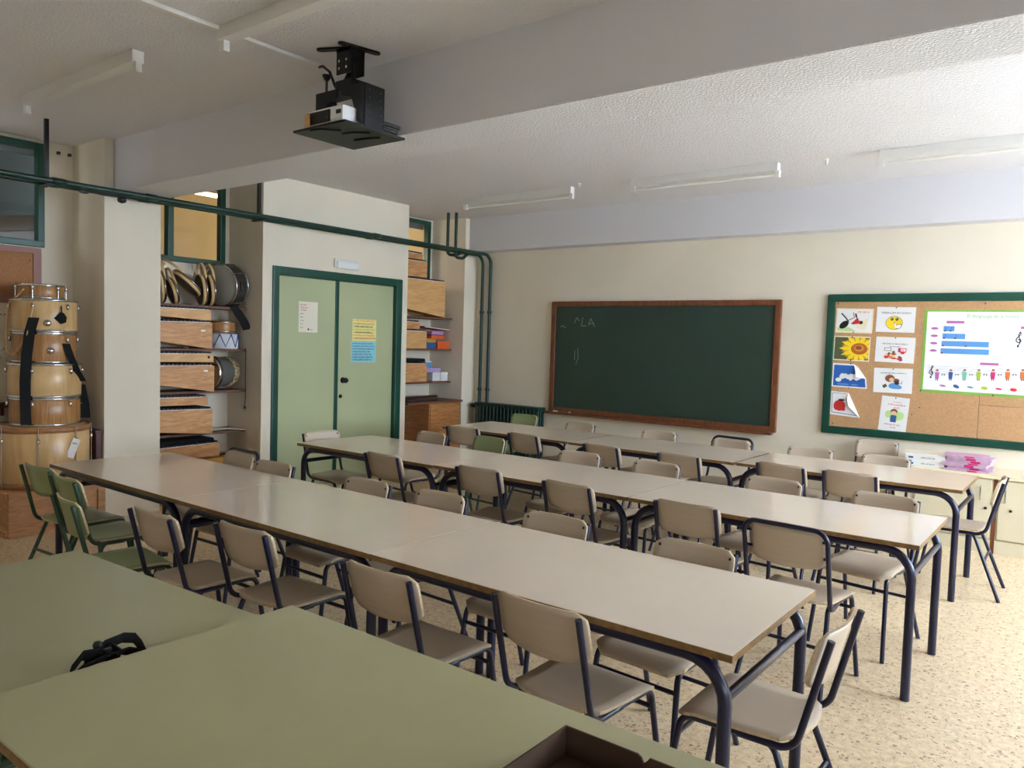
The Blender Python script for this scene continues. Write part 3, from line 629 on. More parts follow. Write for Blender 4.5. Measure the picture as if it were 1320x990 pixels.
rows = [('nearest', 2.108, -.792, .004, (0, 0, 0)), ('middle', 3.914, -.621, .006, (0, .0, -.012)), ('farthest', 5.73, -.682, .022, (0, -.006, .008))]
first = True
for rn, yy, xr, gap, jit in rows:
    for k, pos in enumerate(('right end', 'centre', 'left end')):
        cx = xr - TL/2 - k*(TL+gap); lab = 'cream topped table with navy legs, %s of the %s row' % (pos, rn)
        if first: tp.location = (cx, yy+TW/2, 0); tp['label'] = lab; first = False
        else: dup(tp, (cx, yy+TW/2+jit[k], 0), 0, lab)

# green tables near the camera
def green_table(label, loc, rz, L, W, z, top):
    t = thing('green_table', label, 'table', loc, rz, 'green tables')
    MB().box(-L/2, L/2, -W/2, W/2, z-.026, z-.0055, bev=.001).build('tabletop_core', 'edge_wood', t)
    MB().box(-L/2+.0005, L/2-.0005, -W/2+.0005, W/2-.0005, z-.006, z, bev=.0022).build('laminate', top, t)
    for sy in (-1, 1):
        yi = sy*(W/2-.045); xi = L/2-.035
        MB().tube([(-xi+.16, yi, z-.048), (xi-.16, yi, z-.048)], .021, 12, caps=False).build('side_rail', 'frame_green', t)
        for sx in (-1, 1): MB().tube([(sx*(xi-.16), yi, z-.048), (sx*xi, yi, z-.048), (sx*xi, yi, 0)], .021, 12, fil=.13).build('leg', 'frame_green', t)
    for sx in (-1, 1): MB().tube([(sx*(L/2-.035), -W/2+.045, z-.15), (sx*(L/2-.035), W/2-.045, z-.15)], .016, 10).build('end_rail', 'frame_green', t)
    return t
green_table('green topped table in bottom foreground holding the open box', (-1.265, 1.06, 0), 0, 1.51, .905, .762, 'desk_green')
green_table('lower green topped table at left edge holding the black strap', (-2.72, 1.06, 0), math.radians(2.5), 1.29, .82, .695, 'desk_green_old')

# ================================================================ CHAIRS
def panel_mesh(name, fn, nu, nv, mats):
    """fn(u,v)-> (front, back) points for u,v in -1..1; closed shell, rim uses material 1"""
    mb = MB(); A = []; B = []
    for j in range(nv+1):
        for i in range(nu+1):
            a, b = fn(-1+2*i/nu, -1+2*j/nv); A.append(a); B.append(b)
    n = nu+1; idx = lambda i, j: j*n+i; N = len(A)
    fs = [(idx(i, j), idx(i+1, j), idx(i+1, j+1), idx(i, j+1)) for j in range(nv) for i in range(nu)]
    vs = A+B
    o = len(mb.v); mb.v += [tuple(v) for v in vs]
    for f in fs: mb.f.append(f); mb.m.append(0); mb.sm.append(True)
    for f in fs: mb.f.append(tuple(N+i for i in reversed(f))); mb.m.append(0); mb.sm.append(True)
    rim = [idx(i, 0) for i in range(n)] + [idx(nu, j) for j in range(1, nv+1)] + [idx(i, nv) for i in range(nu-1, -1, -1)] + [idx(0, j) for j in range(nv-1, 0, -1)]
    for k in range(len(rim)):
        a, b = rim[k], rim[(k+1) % len(rim)]; mb.f.append((a, N+a, N+b, b)); mb.m.append(1); mb.sm.append(False)
    return mb.mesh(name, mats)
def halfw(v, W, Hh, r):
    e = abs(v)*Hh - (Hh-r)
    return W if e <= 0 else W - r + math.sqrt(max(0, r*r-e*e))
SEAT_Z = .455
def seat_fn(u, v):          # v=-1 rear, v=1 front
    W = .188 + .012*v; y = .19*v
    e = -v - .55
    W_ = W*(1-.0*max(0, e)); W_ = halfw(v, W, .195, .05)
    yy = y - (.025*(1-u*u) if v < 0 else 0)*max(0, -v-.2)     # rounded rear edge
    z = SEAT_Z - .012*math.cos(u*1.4)*max(0, 1-abs(v+.2)) - (.03*((v-.6)/.4)**2 if v > .6 else 0) + (.006*((-v-.6)/.4) if v < -.6 else 0)
    x = u*W_
    return (x, yy, z), (x, yy, z-.011)
BT, BB = .802, .632
def back_fn(u, v):
    z = (BT+BB)/2 + v*(BT-BB)/2; W = halfw(v, .184, (BT-BB)/2, .035)
    if v < 0: z += .0
    x = u*W; y = -.236 - (z-.63)*.27 + .030*(x/.184)**2
    zz = z - (.018*(1-(x/.184)**2) if v < -.5 else 0)*(-v-.5)*2
    return (x, y, zz), (x, y-.010, zz)
def tube_mesh(name, pts, r, m, fil=None, seg=10): return MB().tube(pts, r, seg, fil=fil).mesh(name, m)
CM = {}
def chair_meshes(key, pm_, fm):
    r = .0115
    d = dict(seat=panel_mesh('seat', seat_fn, 8, 10, [pm_, 'panel_edge' if key != 'g' else 'panel_edge']), backrest=panel_mesh('backrest', back_fn, 12, 8, [pm_, 'panel_edge']))
    zr = SEAT_Z-.012-r-.001
    d['legF'] = [tube_mesh('leg', [(s*.172, .05, zr), (s*.176, .165, zr), (s*.2, .235, 0)], r, fm, .045) for s in (-1, 1)]
    d['rail'] = [tube_mesh('seat_rail', [(s*.172, .05, zr), (s*.168, -.06, zr)], r, fm) for s in (-1, 1)]
    d['legR'] = [tube_mesh('leg', [(s*.168, -.06, zr), (s*.166, -.13, zr), (s*.205, -.30, 0)], r, fm, .05) for s in (-1, 1)]
    d['post'] = [tube_mesh('back_post', [(s*.170, -.02, zr-.004), (s*.176, -.195, zr+.0), (s*.172, -.284, .788)], r, fm, .07) for s in (-1, 1)]
    d['loop'] = tube_mesh('back_frame', [(-.172, -.02, zr-.004), (-.198, -.195, zr), (-.198, -.288, .815), (.198, -.288, .815), (.198, -.195, zr), (.172, -.02, zr-.004)], r, fm, [.07, .06, .06, .07])
    d['barF'] = tube_mesh('crossbar', [(-.18, .178, .36), (.18, .178, .36)], .009, fm); d['barR'] = tube_mesh('crossbar', [(-.184, -.20, .25), (.184, -.20, .25)], .009, fm)
    d['screw'] = MB().lathe([(0, .004), (.005, .003), (.007, 0), (0, 0)], 0, 0, 0, 8, 'y').mesh('screw', 'black_metal')
    d['lug'] = MB().tube([(0, 0, 0), (.03, 0, 0)], .007, 8).mesh('lug', fm)
    return d
CM['b'] = chair_meshes('b', 'panel', 'navy'); CM['g'] = chair_meshes('g', 'panel_green', 'frame_green')
def chair(label, x, y, rz, kind='b', loop=False, group='classroom chairs'):
    d = CM[kind]; t = thing('school_chair', label, 'chair', (x, y, 0), rz, group)
    def part(n, me, loc=(0, 0, 0)):
        o = bpy.data.objects.new(n, me); C.objects.link(o); o.parent = t; o.location = loc; return o
    part('seat', d['seat']); bk = part('backrest', d['backrest'])
    for i in (0, 1): part('leg', d['legF'][i]); part('leg', d['legR'][i]); part('seat_rail', d['rail'][i])
    if loop:
        part('back_frame', d['loop'])
        for s in (-1, 1):
            for z in (.68, .76): part('lug', d['lug'], (.170 if s > 0 else -.200, -.222-(z-.63)*.27, z))
    else:
        for i in (0, 1): part('back_post', d['post'][i])
        for s in (-1, 1):
            for z in (.665, .772):
                o = bpy.data.objects.new('screw', d['screw']); C.objects.link(o); o.parent = bk; o.location = (s*.162, -.236-(z-.63)*.27+.0235, z)
    part('crossbar', d['barF']); part('crossbar', d['barR'])
    return t
OFF = .28; KB = 1.012
def near(x, y, rz=0): a = math.radians(rz); return (x*KB-math.sin(a)*OFF, y*KB+math.cos(a)*OFF, a)       # faces +Y, (x,y) = top of its back
def far(x, y, rz=0): a = math.radians(180+rz); return (x*KB-math.sin(a)*OFF, y*KB+math.cos(a)*OFF, a)
ORD = ('leftmost', 'second', 'third', 'fourth', 'fifth', 'sixth')
def rowset(rown, side, items, fn):
    n = len(items)
    for k, (x, y, rz, kind, loop, lab) in enumerate(items):
        base = 'green chair' if kind == 'g' else ('loop-framed beige chair' if loop else 'beige chair')
        if lab is None: lab = '%s on %s side of %s table row, %s from left' % (base, side, rown, ('first', 'second', 'third', 'fourth', 'fifth', 'sixth')[k])
        chair(lab, *fn(x, y, rz), kind=kind, loop=loop)
B = lambda x, y, rz=0: (x, y, rz, 'b', False, None)
rowset('nearest', 'near', [B(-3.38, 1.75, 1), B(-2.86, 1.87, 2), B(-2.0, 1.85, 0), B(-1.375, 1.95, -3)], near)
for x, y, rz, lab in ((-4.96, 1.88, 4, 'leftmost of three green chairs by the drum stack'), (-4.50, 1.84, -2, 'middle of three green chairs by the drum stack'), (-3.93, 1.61, -8, 'green chair next to the first beige chair, rightmost of three')):
    chair(lab, *near(x, y, rz), kind='g', group='green chairs')
rowset('nearest', 'far', [(-4.65, 3.06, -4, 'b', True, None), B(-4.16, 2.98, 2), B(-3.3, 3.0, -1), B(-2.76, 3.03, -2), B(-2.01, 3.02, -1), B(-1.30, 3.0, -4)], far)
rowset('middle', 'near', [B(-4.0, 3.73, -2), B(-3.16, 3.78, 1), B(-2.46, 3.76, -5), B(-1.7, 3.74, 0), (-1.12, 3.55, -4, 'b', True, None)], near)
rowset('middle', 'far', [B(-4.62, 4.93, -6), (-4.09, 5.08, -6, 'g', False, None), B(-3.09, 4.92, 0), B(-2.45, 4.92, -3), B(-1.61, 4.88, -5), B(-.95, 4.83, -8)], far)
rowset('farthest', 'near', [B(-4.79, 5.49, 8), B(-4.08, 5.50, -7), B(-3.22, 5.41, -8), B(-2.54, 5.42, -4), B(-1.8, 5.53, -6), B(-1.33, 5.53, -3)], near)
rowset('farthest', 'far', [(-5.13, 6.97, -1, 'g', False, None), B(-4.23, 6.72, -6), B(-3.35, 6.74, -1), (-2.60, 6.67, -7, 'b', True, None), B(-1.92, 6.68, 2), B(-1.33, 6.66, -3)], far)
chair('beige chair standing alone against front wall beside white box files', *far(-1.63, 7.74, 2))
def endchair(lab, x, y, ang): a = math.radians(ang); chair(lab, x-math.sin(a)*OFF, y+math.cos(a)*OFF, a)
endchair('pale lit chair at left end of middle table row before the door', -5.36, 4.28, -92)
endchair('beige chair at right end of nearest table row, facing left', -.583, 2.485, 90)
endchair('beige chair at right end of farthest table row, seen edge-on', -.487, 6.16, 91)

# ================================================================ CABINETS + PAPERS (front right)
cy0 = 7.40
for x0, x1, lab, hx, door0 in ((-1.40, -.665, 'cream low cabinet unit below the cork board, left of brown gap', -.75, -1.24), (-.635, .35, 'cream low cabinet unit at right edge of the picture', -.575, -.62)):
    c = thing('low_cabinet', lab, 'cabinet', ((x0+x1)/2, 7.66, 0)); ox = (x0+x1)/2; oy = 7.66
    MB().box(x0-ox, x1-ox, cy0+.02-oy, YF-.005-oy, .115, .62).build('body', 'cabinet', c)
    MB().box(x0-ox, x1-ox, cy0+.01-oy, cy0+.05-oy, 0, .112).build('plinth', 'cabinet', c)
    d = MB().box(door0-ox, x1-.012-ox, cy0-oy, cy0+.02-oy, .125, .612, bev=.003).build('door', 'cabinet', c)
    MB().tube([(hx-ox, cy0-oy, .44), (hx-ox, cy0-.028-oy, .44), (hx-ox, cy0-.028-oy, .55), (hx-ox, cy0-oy, .55)], .006, 8, fil=.008).build('handle', 'chrome', d)
    MB().lathe([(0, -.006), (.01, -.006), (.012, 0), (0, 0)], hx+.04-ox, cy0-oy, .372, 10, 'y').build('lock', 'black_metal', d)
o = MB().box(-.664, -.636, cy0+.015, YF-.01, 0, .62).build('filler_strip', 'brown_frame'); tag(o, 'brown filler strip between the two cream cabinet units', 'filler strip')
o = MB().box(-1.42, .36, cy0-.015, YF-.002, .62, .647, bev=.004).build('worktop', 'cabinet_top'); tag(o, 'long cream worktop over the low cabinets by the wall', 'worktop')
def filebox(lab, x, y, z, wd, dp, h, rz):
    f = thing('box_file', lab, 'box file', (x, y, z), math.radians(rz), 'white box files')
    MB().box(-wd/2, wd/2, -dp/2, dp/2, 0, h, bev=.003).build('case', 'paper', f)
    flat('handwriting', f, scribble(-wd*.1, wd*.25, h*.5, .014, 0, 0, rng), ['ink'], 'y', -dp/2); flat('spine_label', f, [(0, rect(-wd*.42, -wd*.3, h*.3, h*.6), 0)], ['ink_blue'], 'y', -dp/2)
filebox('lower white box file with handwritten spine on the worktop', -1.19, 7.60, .6475, .30, .24, .05, 2)
filebox('white box file resting on top of another box file', -1.185, 7.605, .698, .31, .25, .052, -1)
o = MB().box(-.17, .17, -.13, .13, 0, .006).build('folder', 'paper_warm'); o.location = (-1.21, 7.63, .7505); o.rotation_euler = (0, 0, .05); tag(o, 'thin cream folder lying on top of the white box files', 'folder')
z = .6475
for k in range(7):
    h = .014 + .004*(k % 3); m = MB().box(-.165, .165, -.115, .115, 0, h, bev=.002); st = thing('pink_booklet', 'pink printed booklet in loose pile, %s from bottom' % ('lowest', 'second', 'third', 'fourth', 'fifth', 'sixth', 'topmost')[k] if 0 < k < 6 else ('lowest' if k == 0 else 'topmost') + ' pink printed booklet of the pile beside box files', 'booklet', (-.87+rng.uniform(-.02, .02), 7.58+rng.uniform(-.015, .015), z), math.radians(rng.uniform(-6, 6)), 'pink booklets on the worktop')
    m.build('pages', 'pink_paper', st); a = rng.uniform(-.1, .06); MB().box(a, a+.07, -.1165, -.1145, .001, h-.001).build('cover_mark', 'p_magenta', st)
    MB().box(-.16, .16, -.112, .112, h, h+.0008).build('cover', 'p_pink', st); z += h+.0012

# ================================================================ NICHE SHELVES AND INSTRUMENTS (left niche)
for k, z in enumerate((1.885, 1.465, 1.05, .64)):
    o = MB().box(XB, -6.985, 3.574, 4.621, z-.024, z, bev=.003).build('niche_shelf', 'shelf_wood')
    tag(o, '%s brown shelf in niche between pillar and door block' % ('top', 'second', 'third', 'lowest')[k], 'shelf', 'shelves of the near niche')
def xylophone(lab, y0, y1, zb0, zb1, zt0, zt1, x0=-7.25, x1=-6.85, m='oak', bars='bar_dark', nb=13, cover=False, group='xylophones in the near niche', name='xylophone'):
    """box-resonator instrument: front panel spans y0..y1, bottom zb0->zb1, top zt0->zt1"""
    t = thing(name, lab, 'xylophone', ((x0+x1)/2, (y0+y1)/2, min(zb0, zb1)), group=group); ox, oy, oz = t.location
    P = [(y0-oy, zb0-oz), (y1-oy, zb1-oz), (y1-oy, zt1-oz), (y0-oy, zt0-oz)]
    MB().prism(P, x1-ox-.014, x1-ox, 'x').build('side_panel', m, t); MB().prism(P, x0-ox, x0-ox+.014, 'x').build('side_panel', m, t)
    MB().box(x0-ox+.014, x1-ox-.014, y0-oy, y0-oy+.012, zb0-oz, zt0-oz).build('end_panel', m, t); MB().box(x0-ox+.014, x1-ox-.014, y1-oy-.012, y1-oy, zb1-oz, zt1-oz).build('end_panel', m, t)
    for xx in (x0-ox+.004, x1-ox-.012): MB().prism([(y0-oy+.01, zt0-oz), (y1-oy-.02, zt1-oz), (y1-oy-.02, zt1-oz+.006), (y0-oy+.01, zt0-oz+.006)], xx, xx+.008, 'x').build('felt_strip', 'paper', t)
    if nb:
        step = (y1-y0-.03)/nb; bmesh_ = MB().box(-(x1-x0)/2-.004, (x1-x0)/2+.006, -step*.36, step*.36, 0, .016, bev=.002).mesh('bar', bars)
        for k in range(nb):
            yy = y0-oy+.012+step*(k+.5); f = (yy+oy-y0)/(y1-y0)
            b = bpy.data.objects.new('bar', bmesh_); C.objects.link(b); b.parent = t; b.location = (0, yy, zt0+(zt1-zt0)*f-oz+.007)
    if cover: MB().prism([(y0-oy, zt0-oz+.025), (y1-oy-.04, zt1-oz+.025), (y1-oy-.05, zt1-oz+.05), (y0-oy, zt0-oz+.055)], x0-ox+.02, x1-ox-.03, 'x').build('cloth_cover', 'black_cloth', t)
    return t
YL = 3.60
xylophone('upper xylophone of pair under the tambourine shelf', YL, 4.14, 1.764, 1.735, 1.838, 1.838, m='pale_wood', bars='black')
xylophone('lower xylophone of pair under the tambourine shelf', YL, 4.155, 1.534, 1.4655, 1.711, 1.717, bars='black')
xylophone('upper xylophone on third shelf, pale panel with small dark hole', YL, 4.171, 1.342, 1.337, 1.415, 1.415, m='pale_wood')
xylophone('lower xylophone on third shelf beside the grey hand drum', YL, 4.18, 1.132, 1.0505, 1.302, 1.303)
xylophone('small upper xylophone under third shelf above black cloth', YL, 4.113, .935, .928, 1.005, 1.0)
xylophone('xylophone with white bar ends and black cloth on lowest shelf', YL, 4.166, .692, .6405, .89, .881, bars='black', cover=False)
xylophone('lowest xylophone under black cover near floor of niche', YL, 4.245, .42, .42, .535, .548, bars='black', cover=True)
for z, y, lab in ((1.64, 4.06, 'small white sticker on xylophone under tambourine shelf'), (1.255, 4.09, 'small white sticker on lower xylophone beside grey drum')):
    o = MB().box(-6.85, -6.849, y-.022, y+.022, z-.009, z+.009).build('sticker', 'paper'); tag(o, lab, 'sticker')
o = MB().lathe([(0, 0), (.012, 0), (.012, .004), (0, .004)], -6.851, 4.12, 1.385, 10, 'x').build('sound_hole', 'black'); tag(o, 'small dark sound hole plug on pale xylophone panel', 'plug')
o = MB().box(-7.27, -6.87, 3.6, 4.5, 0, .395, bev=.01).build('instrument_case', 'amber'); tag(o, 'yellow instrument case on the floor under the lowest xylophone', 'case')
o = MB().tube([(-6.95, 4.3, .405), (-6.93, 4.35, .42), (-7.0, 4.42, .41), (-6.9, 4.46, .43), (-6.96, 4.49, .41)], .01, 6, fil=.02).build('cable_bundle', 'black'); tag(o, 'tangled black cable on the yellow instrument case', 'cable')
o = MB().ribbon([(-7.1, 4.2, .646), (-7.05, 4.4, .66), (-7.0, 4.58, .646)], .16, (1, 0, 0), .004).build('paper_sheets', 'paper_warm'); tag(o, 'loose paper sheets at right end of lowest niche shelf', 'paper')
# tambourines
def tambourine(lab, loc, rot, R=.125, th=.075, m='drum_maple'):
    t = thing('tambourine', lab, 'tambourine', loc, group='tambourines on the top shelf'); t.rotation_euler = rot
    for a, b in ((-th/2, -th*.12), (th*.16, th/2)): MB().lathe([(R-.008, a), (R, a), (R, b), (R-.008, b), (R-.008, a)], 0, 0, 0, 28, 'y').build('wood_shell', m, t)
    MB().lathe([(R-.012, -th*.13), (R-.004, -th*.13), (R-.004, th*.17), (R-.012, th*.17)], 0, 0, 0, 28, 'y').build('inner_ring', 'bar_dark', t)
    MB().lathe([(0, -th/2+.01), (R-.008, -th/2+.01)], 0, 0, 0, 28, 'y').build('skin', 'skin_brown', t)
    MB().lathe([(R-.004, -.004), (R+.002, -.004), (R+.002, .006), (R-.004, .006)], 0, 0, 0, 28, 'y').build('metal_hoop', 'chrome', t)
    for k in range(6):
        a = k*PI/3+.3; MB().box(-.012, .012, -th*.35, th*.35, -.007, .007, bev=.003).build('jingle_bracket', 'steel_dark', t)
        j = t.children[-1]; j.location = ((R+.006)*math.sin(a), .004, (R+.006)*math.cos(a)); j.rotation_euler = (0, a, 0)
    return t
for lab, y, z, R, tilt in (('tambourine mostly hidden behind pillar edge on top shelf', 3.66, 2.045, .158, .1), ('tambourine second from the pillar on top shelf', 3.75, 2.04, .152, .12), ('tambourine third from pillar, leaning under the slanted one', 3.87, 2.01, .125, .3), ('tambourine lying slanted over the other tambourines', 4.01, 2.10, .165, .85), ('upright tambourine beside the grey snare drum', 4.17, 2.04, .152, .1), ('rearmost upright tambourine next to snare drum', 4.255, 2.04, .152, .1)):
    tambourine(lab, (-7.05, y, z), (tilt, 0, -.25), R)
# snare drum
sd = thing('snare_drum', 'chrome snare drum with grey head at end of top shelf', 'drum', (-7.1, 4.455, 2.106), group=None); sd.rotation_euler = (.1, 0, .28)
R = .205
MB().lathe([(R, -.078), (R, .078)], 0, 0, 0, 36, 'y').build('shell', 'steel_dark', sd); MB().lathe([(0, -.084), (R-.004, -.084), (R, -.08)], 0, 0, 0, 36, 'y').build('drum_head', 'drum_head', sd); MB().lathe([(0, .084), (R-.004, .084), (R, .08)], 0, 0, 0, 36, 'y').build('drum_head', 'drum_head', sd)
for yy in (-.083, .083): MB().lathe([(R-.004, yy-.006), (R+.01, yy-.006), (R+.01, yy+.006), (R-.004, yy+.006), (R-.004, yy-.006)], 0, 0, 0, 36, 'y').build('hoop', 'chrome', sd)
for k in range(8):
    a = 2*PI*k/8+.2; x, zz = math.sin(a)*(R+.01), math.cos(a)*(R+.01); MB().tube([(x, -.083, zz), (x, .083, zz)], .004, 6).tube([(x, -.02, zz), (x, .02, zz)], .009, 8).build('tension_rod', 'chrome', sd)
MB().box(.2, .225, -.03, .03, -.06, .04, bev=.006).build('strainer', 'black', sd)
o = MB().ribbon([(-7.15, 4.36, 1.895), (-7.04, 4.43, 1.90), (-6.975, 4.46, 1.895), (-6.95, 4.50, 1.83), (-6.94, 4.56, 1.74), (-6.945, 4.6, 1.665)], .085, (.3, .9, .2), .006).build('drum_strap', 'black_cloth'); tag(o, 'black drum strap hanging over the edge of top shelf', 'strap')
# shelf 2: wooden hand drum + netted drum
hd = thing('hand_drum', 'brown wooden hand drum resting on netted drum on second shelf', 'drum', (-7.12, 4.43, 1.625))
MB().lathe([(.0, .06), (.125, .06), (.13, .05), (.13, -.05), (.125, -.06), (0, -.06)], -.01, .0, .06, 28).build('shell', 'drum_oak', hd)
for zz in (.012, .108): MB().lathe([(.13, -.006), (.137, -.006), (.137, .006), (.13, .006)], -.01, 0, zz, 28).build('hoop', 'chrome', hd)
nd = thing('netted_drum', 'white drum wrapped in blue net on second shelf', 'drum', (-7.12, 4.43, 1.4655))
MB().lathe([(0, 0), (.15, 0), (.155, .01), (.155, .14), (.15, .15), (0, .15)], 0, 0, 0, 28).build('shell', 'pale_grey', nd)
net = MB()
for k in range(9):
    a, b = 2*PI*k/9, 2*PI*(k+.5)/9, ; c = 2*PI*(k+1)/9; q = .159
    net.tube([(q*math.cos(a), q*math.sin(a), .145), (q*math.cos(b), q*math.sin(b), .02), (q*math.cos(c), q*math.sin(c), .145)], .005, 6)
net.build('net', 'blue_net', nd)
o = MB().tube([(-6.975, 4.60, 1.475), (-6.97, 4.605, 1.45), (-6.97, 4.6, 1.2), (-6.968, 4.605, 1.0), (-6.97, 4.6, .87)], .004, 6).lathe([(0, -.015), (.01, -.01), (.01, .01), (0, .015)], -6.97, 4.6, .865, 8).build('hanging_cord', 'black'); tag(o, 'thin black cord hanging down from the second shelf end', 'cord')
# shelf 3: grey drum lying on its side
gd = thing('grey_hand_drum', 'grey hand drum lying sideways with spotted rim on third shelf', 'drum', (-7.1, 4.32, 1.225)); gd.rotation_euler = (0, 0, .3)
MB().lathe([(.168, -.06), (.165, .0), (.14, .12), (.135, .2)], 0, 0, 0, 32, 'y').build('shell', 'drum_grey', gd); MB().lathe([(0, -.10), (.16, -.10), (.173, -.095), (.173, -.05), (.165, -.05)], 0, 0, 0, 32, 'y').build('rim', 'chrome', gd)
MB().lathe([(.142, .15), (.158, .155), (.158, .21), (.14, .215), (0, .213)], 0, 0, 0, 32, 'y').build('spotted_rim', 'leopard', gd)

# ================================================================ FAR NICHE
for k, z in enumerate((1.91, 1.50, 1.075)):
    o = MB().box(XB, -6.92, 6.65, 7.683, z-.024, z, bev=.003).build('niche_shelf', 'shelf_wood'); tag(o, '%s brown shelf in the far niche beyond the double door' % ('upper', 'middle', 'lower')[k], 'shelf', 'shelves of the far niche')
G2 = 'xylophones in the far niche'
xylophone('large pale bass xylophone on upper shelf of far niche', 6.75, 7.51, 2.00, 1.9105, 2.37, 2.37, -7.28, -6.9, 'pale_wood', 'bar_dark', 14, group=G2)
xylophone('mid-size xylophone stacked on the large bass xylophone', 6.72, 7.18, 2.402, 2.402, 2.60, 2.60, -7.28, -6.92, 'oak', 'bar_dark', 10, group=G2)
xylophone('topmost small xylophone of the far niche below window', 6.72, 7.12, 2.625, 2.625, 2.70, 2.69, -7.26, -6.94, 'oak', 'bar_dark', 9, group=G2)
xylophone('pale xylophone beside bright boxes on middle shelf of far niche', 6.72, 7.2, 1.5005, 1.5005, 1.72, 1.72, -7.28, -6.92, 'pale_wood', 'bar_dark', 10, group=G2)
xylophone('small xylophone lying on another below upper shelf of far niche', 6.72, 7.10, 1.75, 1.745, 1.84, 1.83, -7.26, -6.95, 'oak', 'bar_dark', 9, group=G2)
xylophone('oak xylophone with dark cloth on lower shelf of far niche', 6.72, 7.22, 1.0755, 1.0755, 1.305, 1.305, -7.28, -6.92, 'oak', 'bar_dark', 10, group=G2)
o = MB().box(-7.24, -6.97, 6.74, 7.24, 1.332, 1.37, bev=.012).build('folded_cloth', 'black_cloth'); tag(o, 'dark folded cloth on xylophone of lower far shelf', 'cloth')
def pbox(name, lab, cat, x0, x1, y0, y1, z0, z1, m, lid=None, group='small boxes in the far niche'):
    t = thing(name, lab, cat, ((x0+x1)/2, (y0+y1)/2, z0), group=group); a, b, h = (x1-x0)/2, (y1-y0)/2, z1-z0
    MB().box(-a, a, -b, b, 0, h*.82, bev=.004).build('box_body', m, t); MB().box(-a-.002, a+.002, -b-.002, b+.002, h*.78, h, bev=.004).build('lid', lid or m, t); return t
pbox('cardboard_box', 'orange box with dark lettering on middle far shelf', 'box', -7.12, -6.93, 7.42, 7.64, 1.5005, 1.60, 'orange_box')
pbox('dark_box', 'dark blue box left of the orange box on far shelf', 'box', -7.15, -6.94, 7.23, 7.40, 1.5005, 1.58, 'ink_blue')
pbox('yellow_box', 'flat yellow box stacked on the dark blue box', 'box', -7.14, -6.95, 7.24, 7.41, 1.581, 1.63, 'amber')
pbox('red_box', 'flat red and orange box above the orange box', 'box', -7.14, -6.95, 7.32, 7.58, 1.632, 1.685, 'orange_box', 'red_box')
pbox('lilac_box', 'flat lilac box below the red folder on far shelf', 'box', -7.13, -6.96, 7.34, 7.56, 1.686, 1.73, 'lilac')
o = MB().box(-.14, .12, -.27, .27, -.008, .008, bev=.003).build('red_folder', 'red_box'); o.location = (-7.05, 7.40, 1.765); o.rotation_euler = (-.06, 0, .08); tag(o, 'red folder lying tilted on the small boxes', 'folder')
MB().box(-.1195, .122, -.26, .26, -.004, .004).build('pages', 'paper', o)
pbox('white_box', 'white carton at left of two on lower far shelf', 'box', -7.12, -6.95, 7.36, 7.50, 1.0755, 1.19, 'white_plastic')
pbox('white_box', 'white carton at right of two on lower far shelf', 'box', -7.12, -6.95, 7.515, 7.65, 1.0755, 1.19, 'white_plastic')
pbox('lilac_case', 'lilac case lying across the two white cartons', 'case', -7.1, -6.97, 7.27, 7.53, 1.191, 1.25, 'lilac')
pbox('blue_tin', 'small blue and white tin beside lilac case', 'tin', -7.12, -6.98, 7.25, 7.36, 1.251, 1.34, 'p_blue', 'paper')
ch = thing('wooden_chest', 'wooden chest with dark top board in far niche', 'chest', (-7.0, 7.36, 0))
MB().box(-.31, .28, -.29, .30, 0, .81, bev=.004).build('body', 'chest_wood', ch); MB().box(.28, .292, -.275, .29, .03, .79, bev=.003).build('front_panel', 'chest_wood', ch)
MB().box(-.315, .31, -.69, .315, .812, .838, bev=.004).build('top_board', 'shelf_wood', ch)
o = MB().box(-7.25, -6.75, 6.72, 7.25, .839, .858, bev=.004).box(-7.05, -6.98, 6.9, 7.5, .858, .885, bev=.004).build('flat_instrument', 'bar_dark'); tag(o, 'dark flat instrument frame lying on the wooden chest', 'instrument')

# ================================================================ DRUM STACK (left recess)
DX, DYc = -6.9, 2.665
cr = thing('wooden_crate', 'wooden crate with recessed panel under the bass drum', 'crate', (-6.88, 2.66, 0))
MB().box(-.33, .30, -.36, .36, 0, .345, bev=.005).build('body', 'crate_wood', cr)
for a in ((-.36, .36, .0, .05), (-.36, .36, .30, .345), (-.36, -.30, .05, .30), (.30, .36, .05, .30), (-.03, .03, .05, .30)): MB().box(.30, .318, a[0], a[1], a[2], a[3], bev=.003).build('face_rail', 'crate_wood', cr)
for a in ((-.33, .30, .0, .05), (-.33, .30, .30, .345)): MB().box(a[0], a[1], -.376, -.36, a[2], a[3], bev=.003).build('face_rail', 'crate_wood', cr)
def drum(name, lab, cx, cy, z0, z1, R, shell, rims='chrome', nr=6, lug='chrome', rimh=.018, rods=True):
    t = thing(name, lab, 'drum', (cx, cy, z0), group='drums of the stack'); h = z1-z0
    MB().lathe([(0, .004), (R-.004, .004), (R, .01), (R, h-.008), (R-.004, h-.003), (0, h-.003)], 0, 0, 0, 40).build('shell', shell, t)
    for a, b in ((0, rimh), (h-rimh, h)): MB().lathe([(R-.01, a), (R+.009, a), (R+.009, b), (R-.01, b), (R-.01, a)], 0, 0, 0, 40).build('hoop', rims, t)
    for k in range(nr):
        a = 2*PI*k/nr + .35; x, y = math.cos(a)*(R+.012), math.sin(a)*(R+.012)
        if rods: MB().tube([(x, y, .0), (x, y, h)], .004, 6).build('tension_rod', lug, t)
        MB().lathe([(0, -.024), (.01, -.02), (.012, 0), (.01, .02), (0, .024)], x, y, h*.78, 8).build('lug', lug, t)
    return t
bd = drum('bass_drum', 'large wooden bass drum at the bottom of drum stack', DX, DYc, .347, .835, .345, 'drum_maple', 'rim_wood', 8, 'chrome', .045)
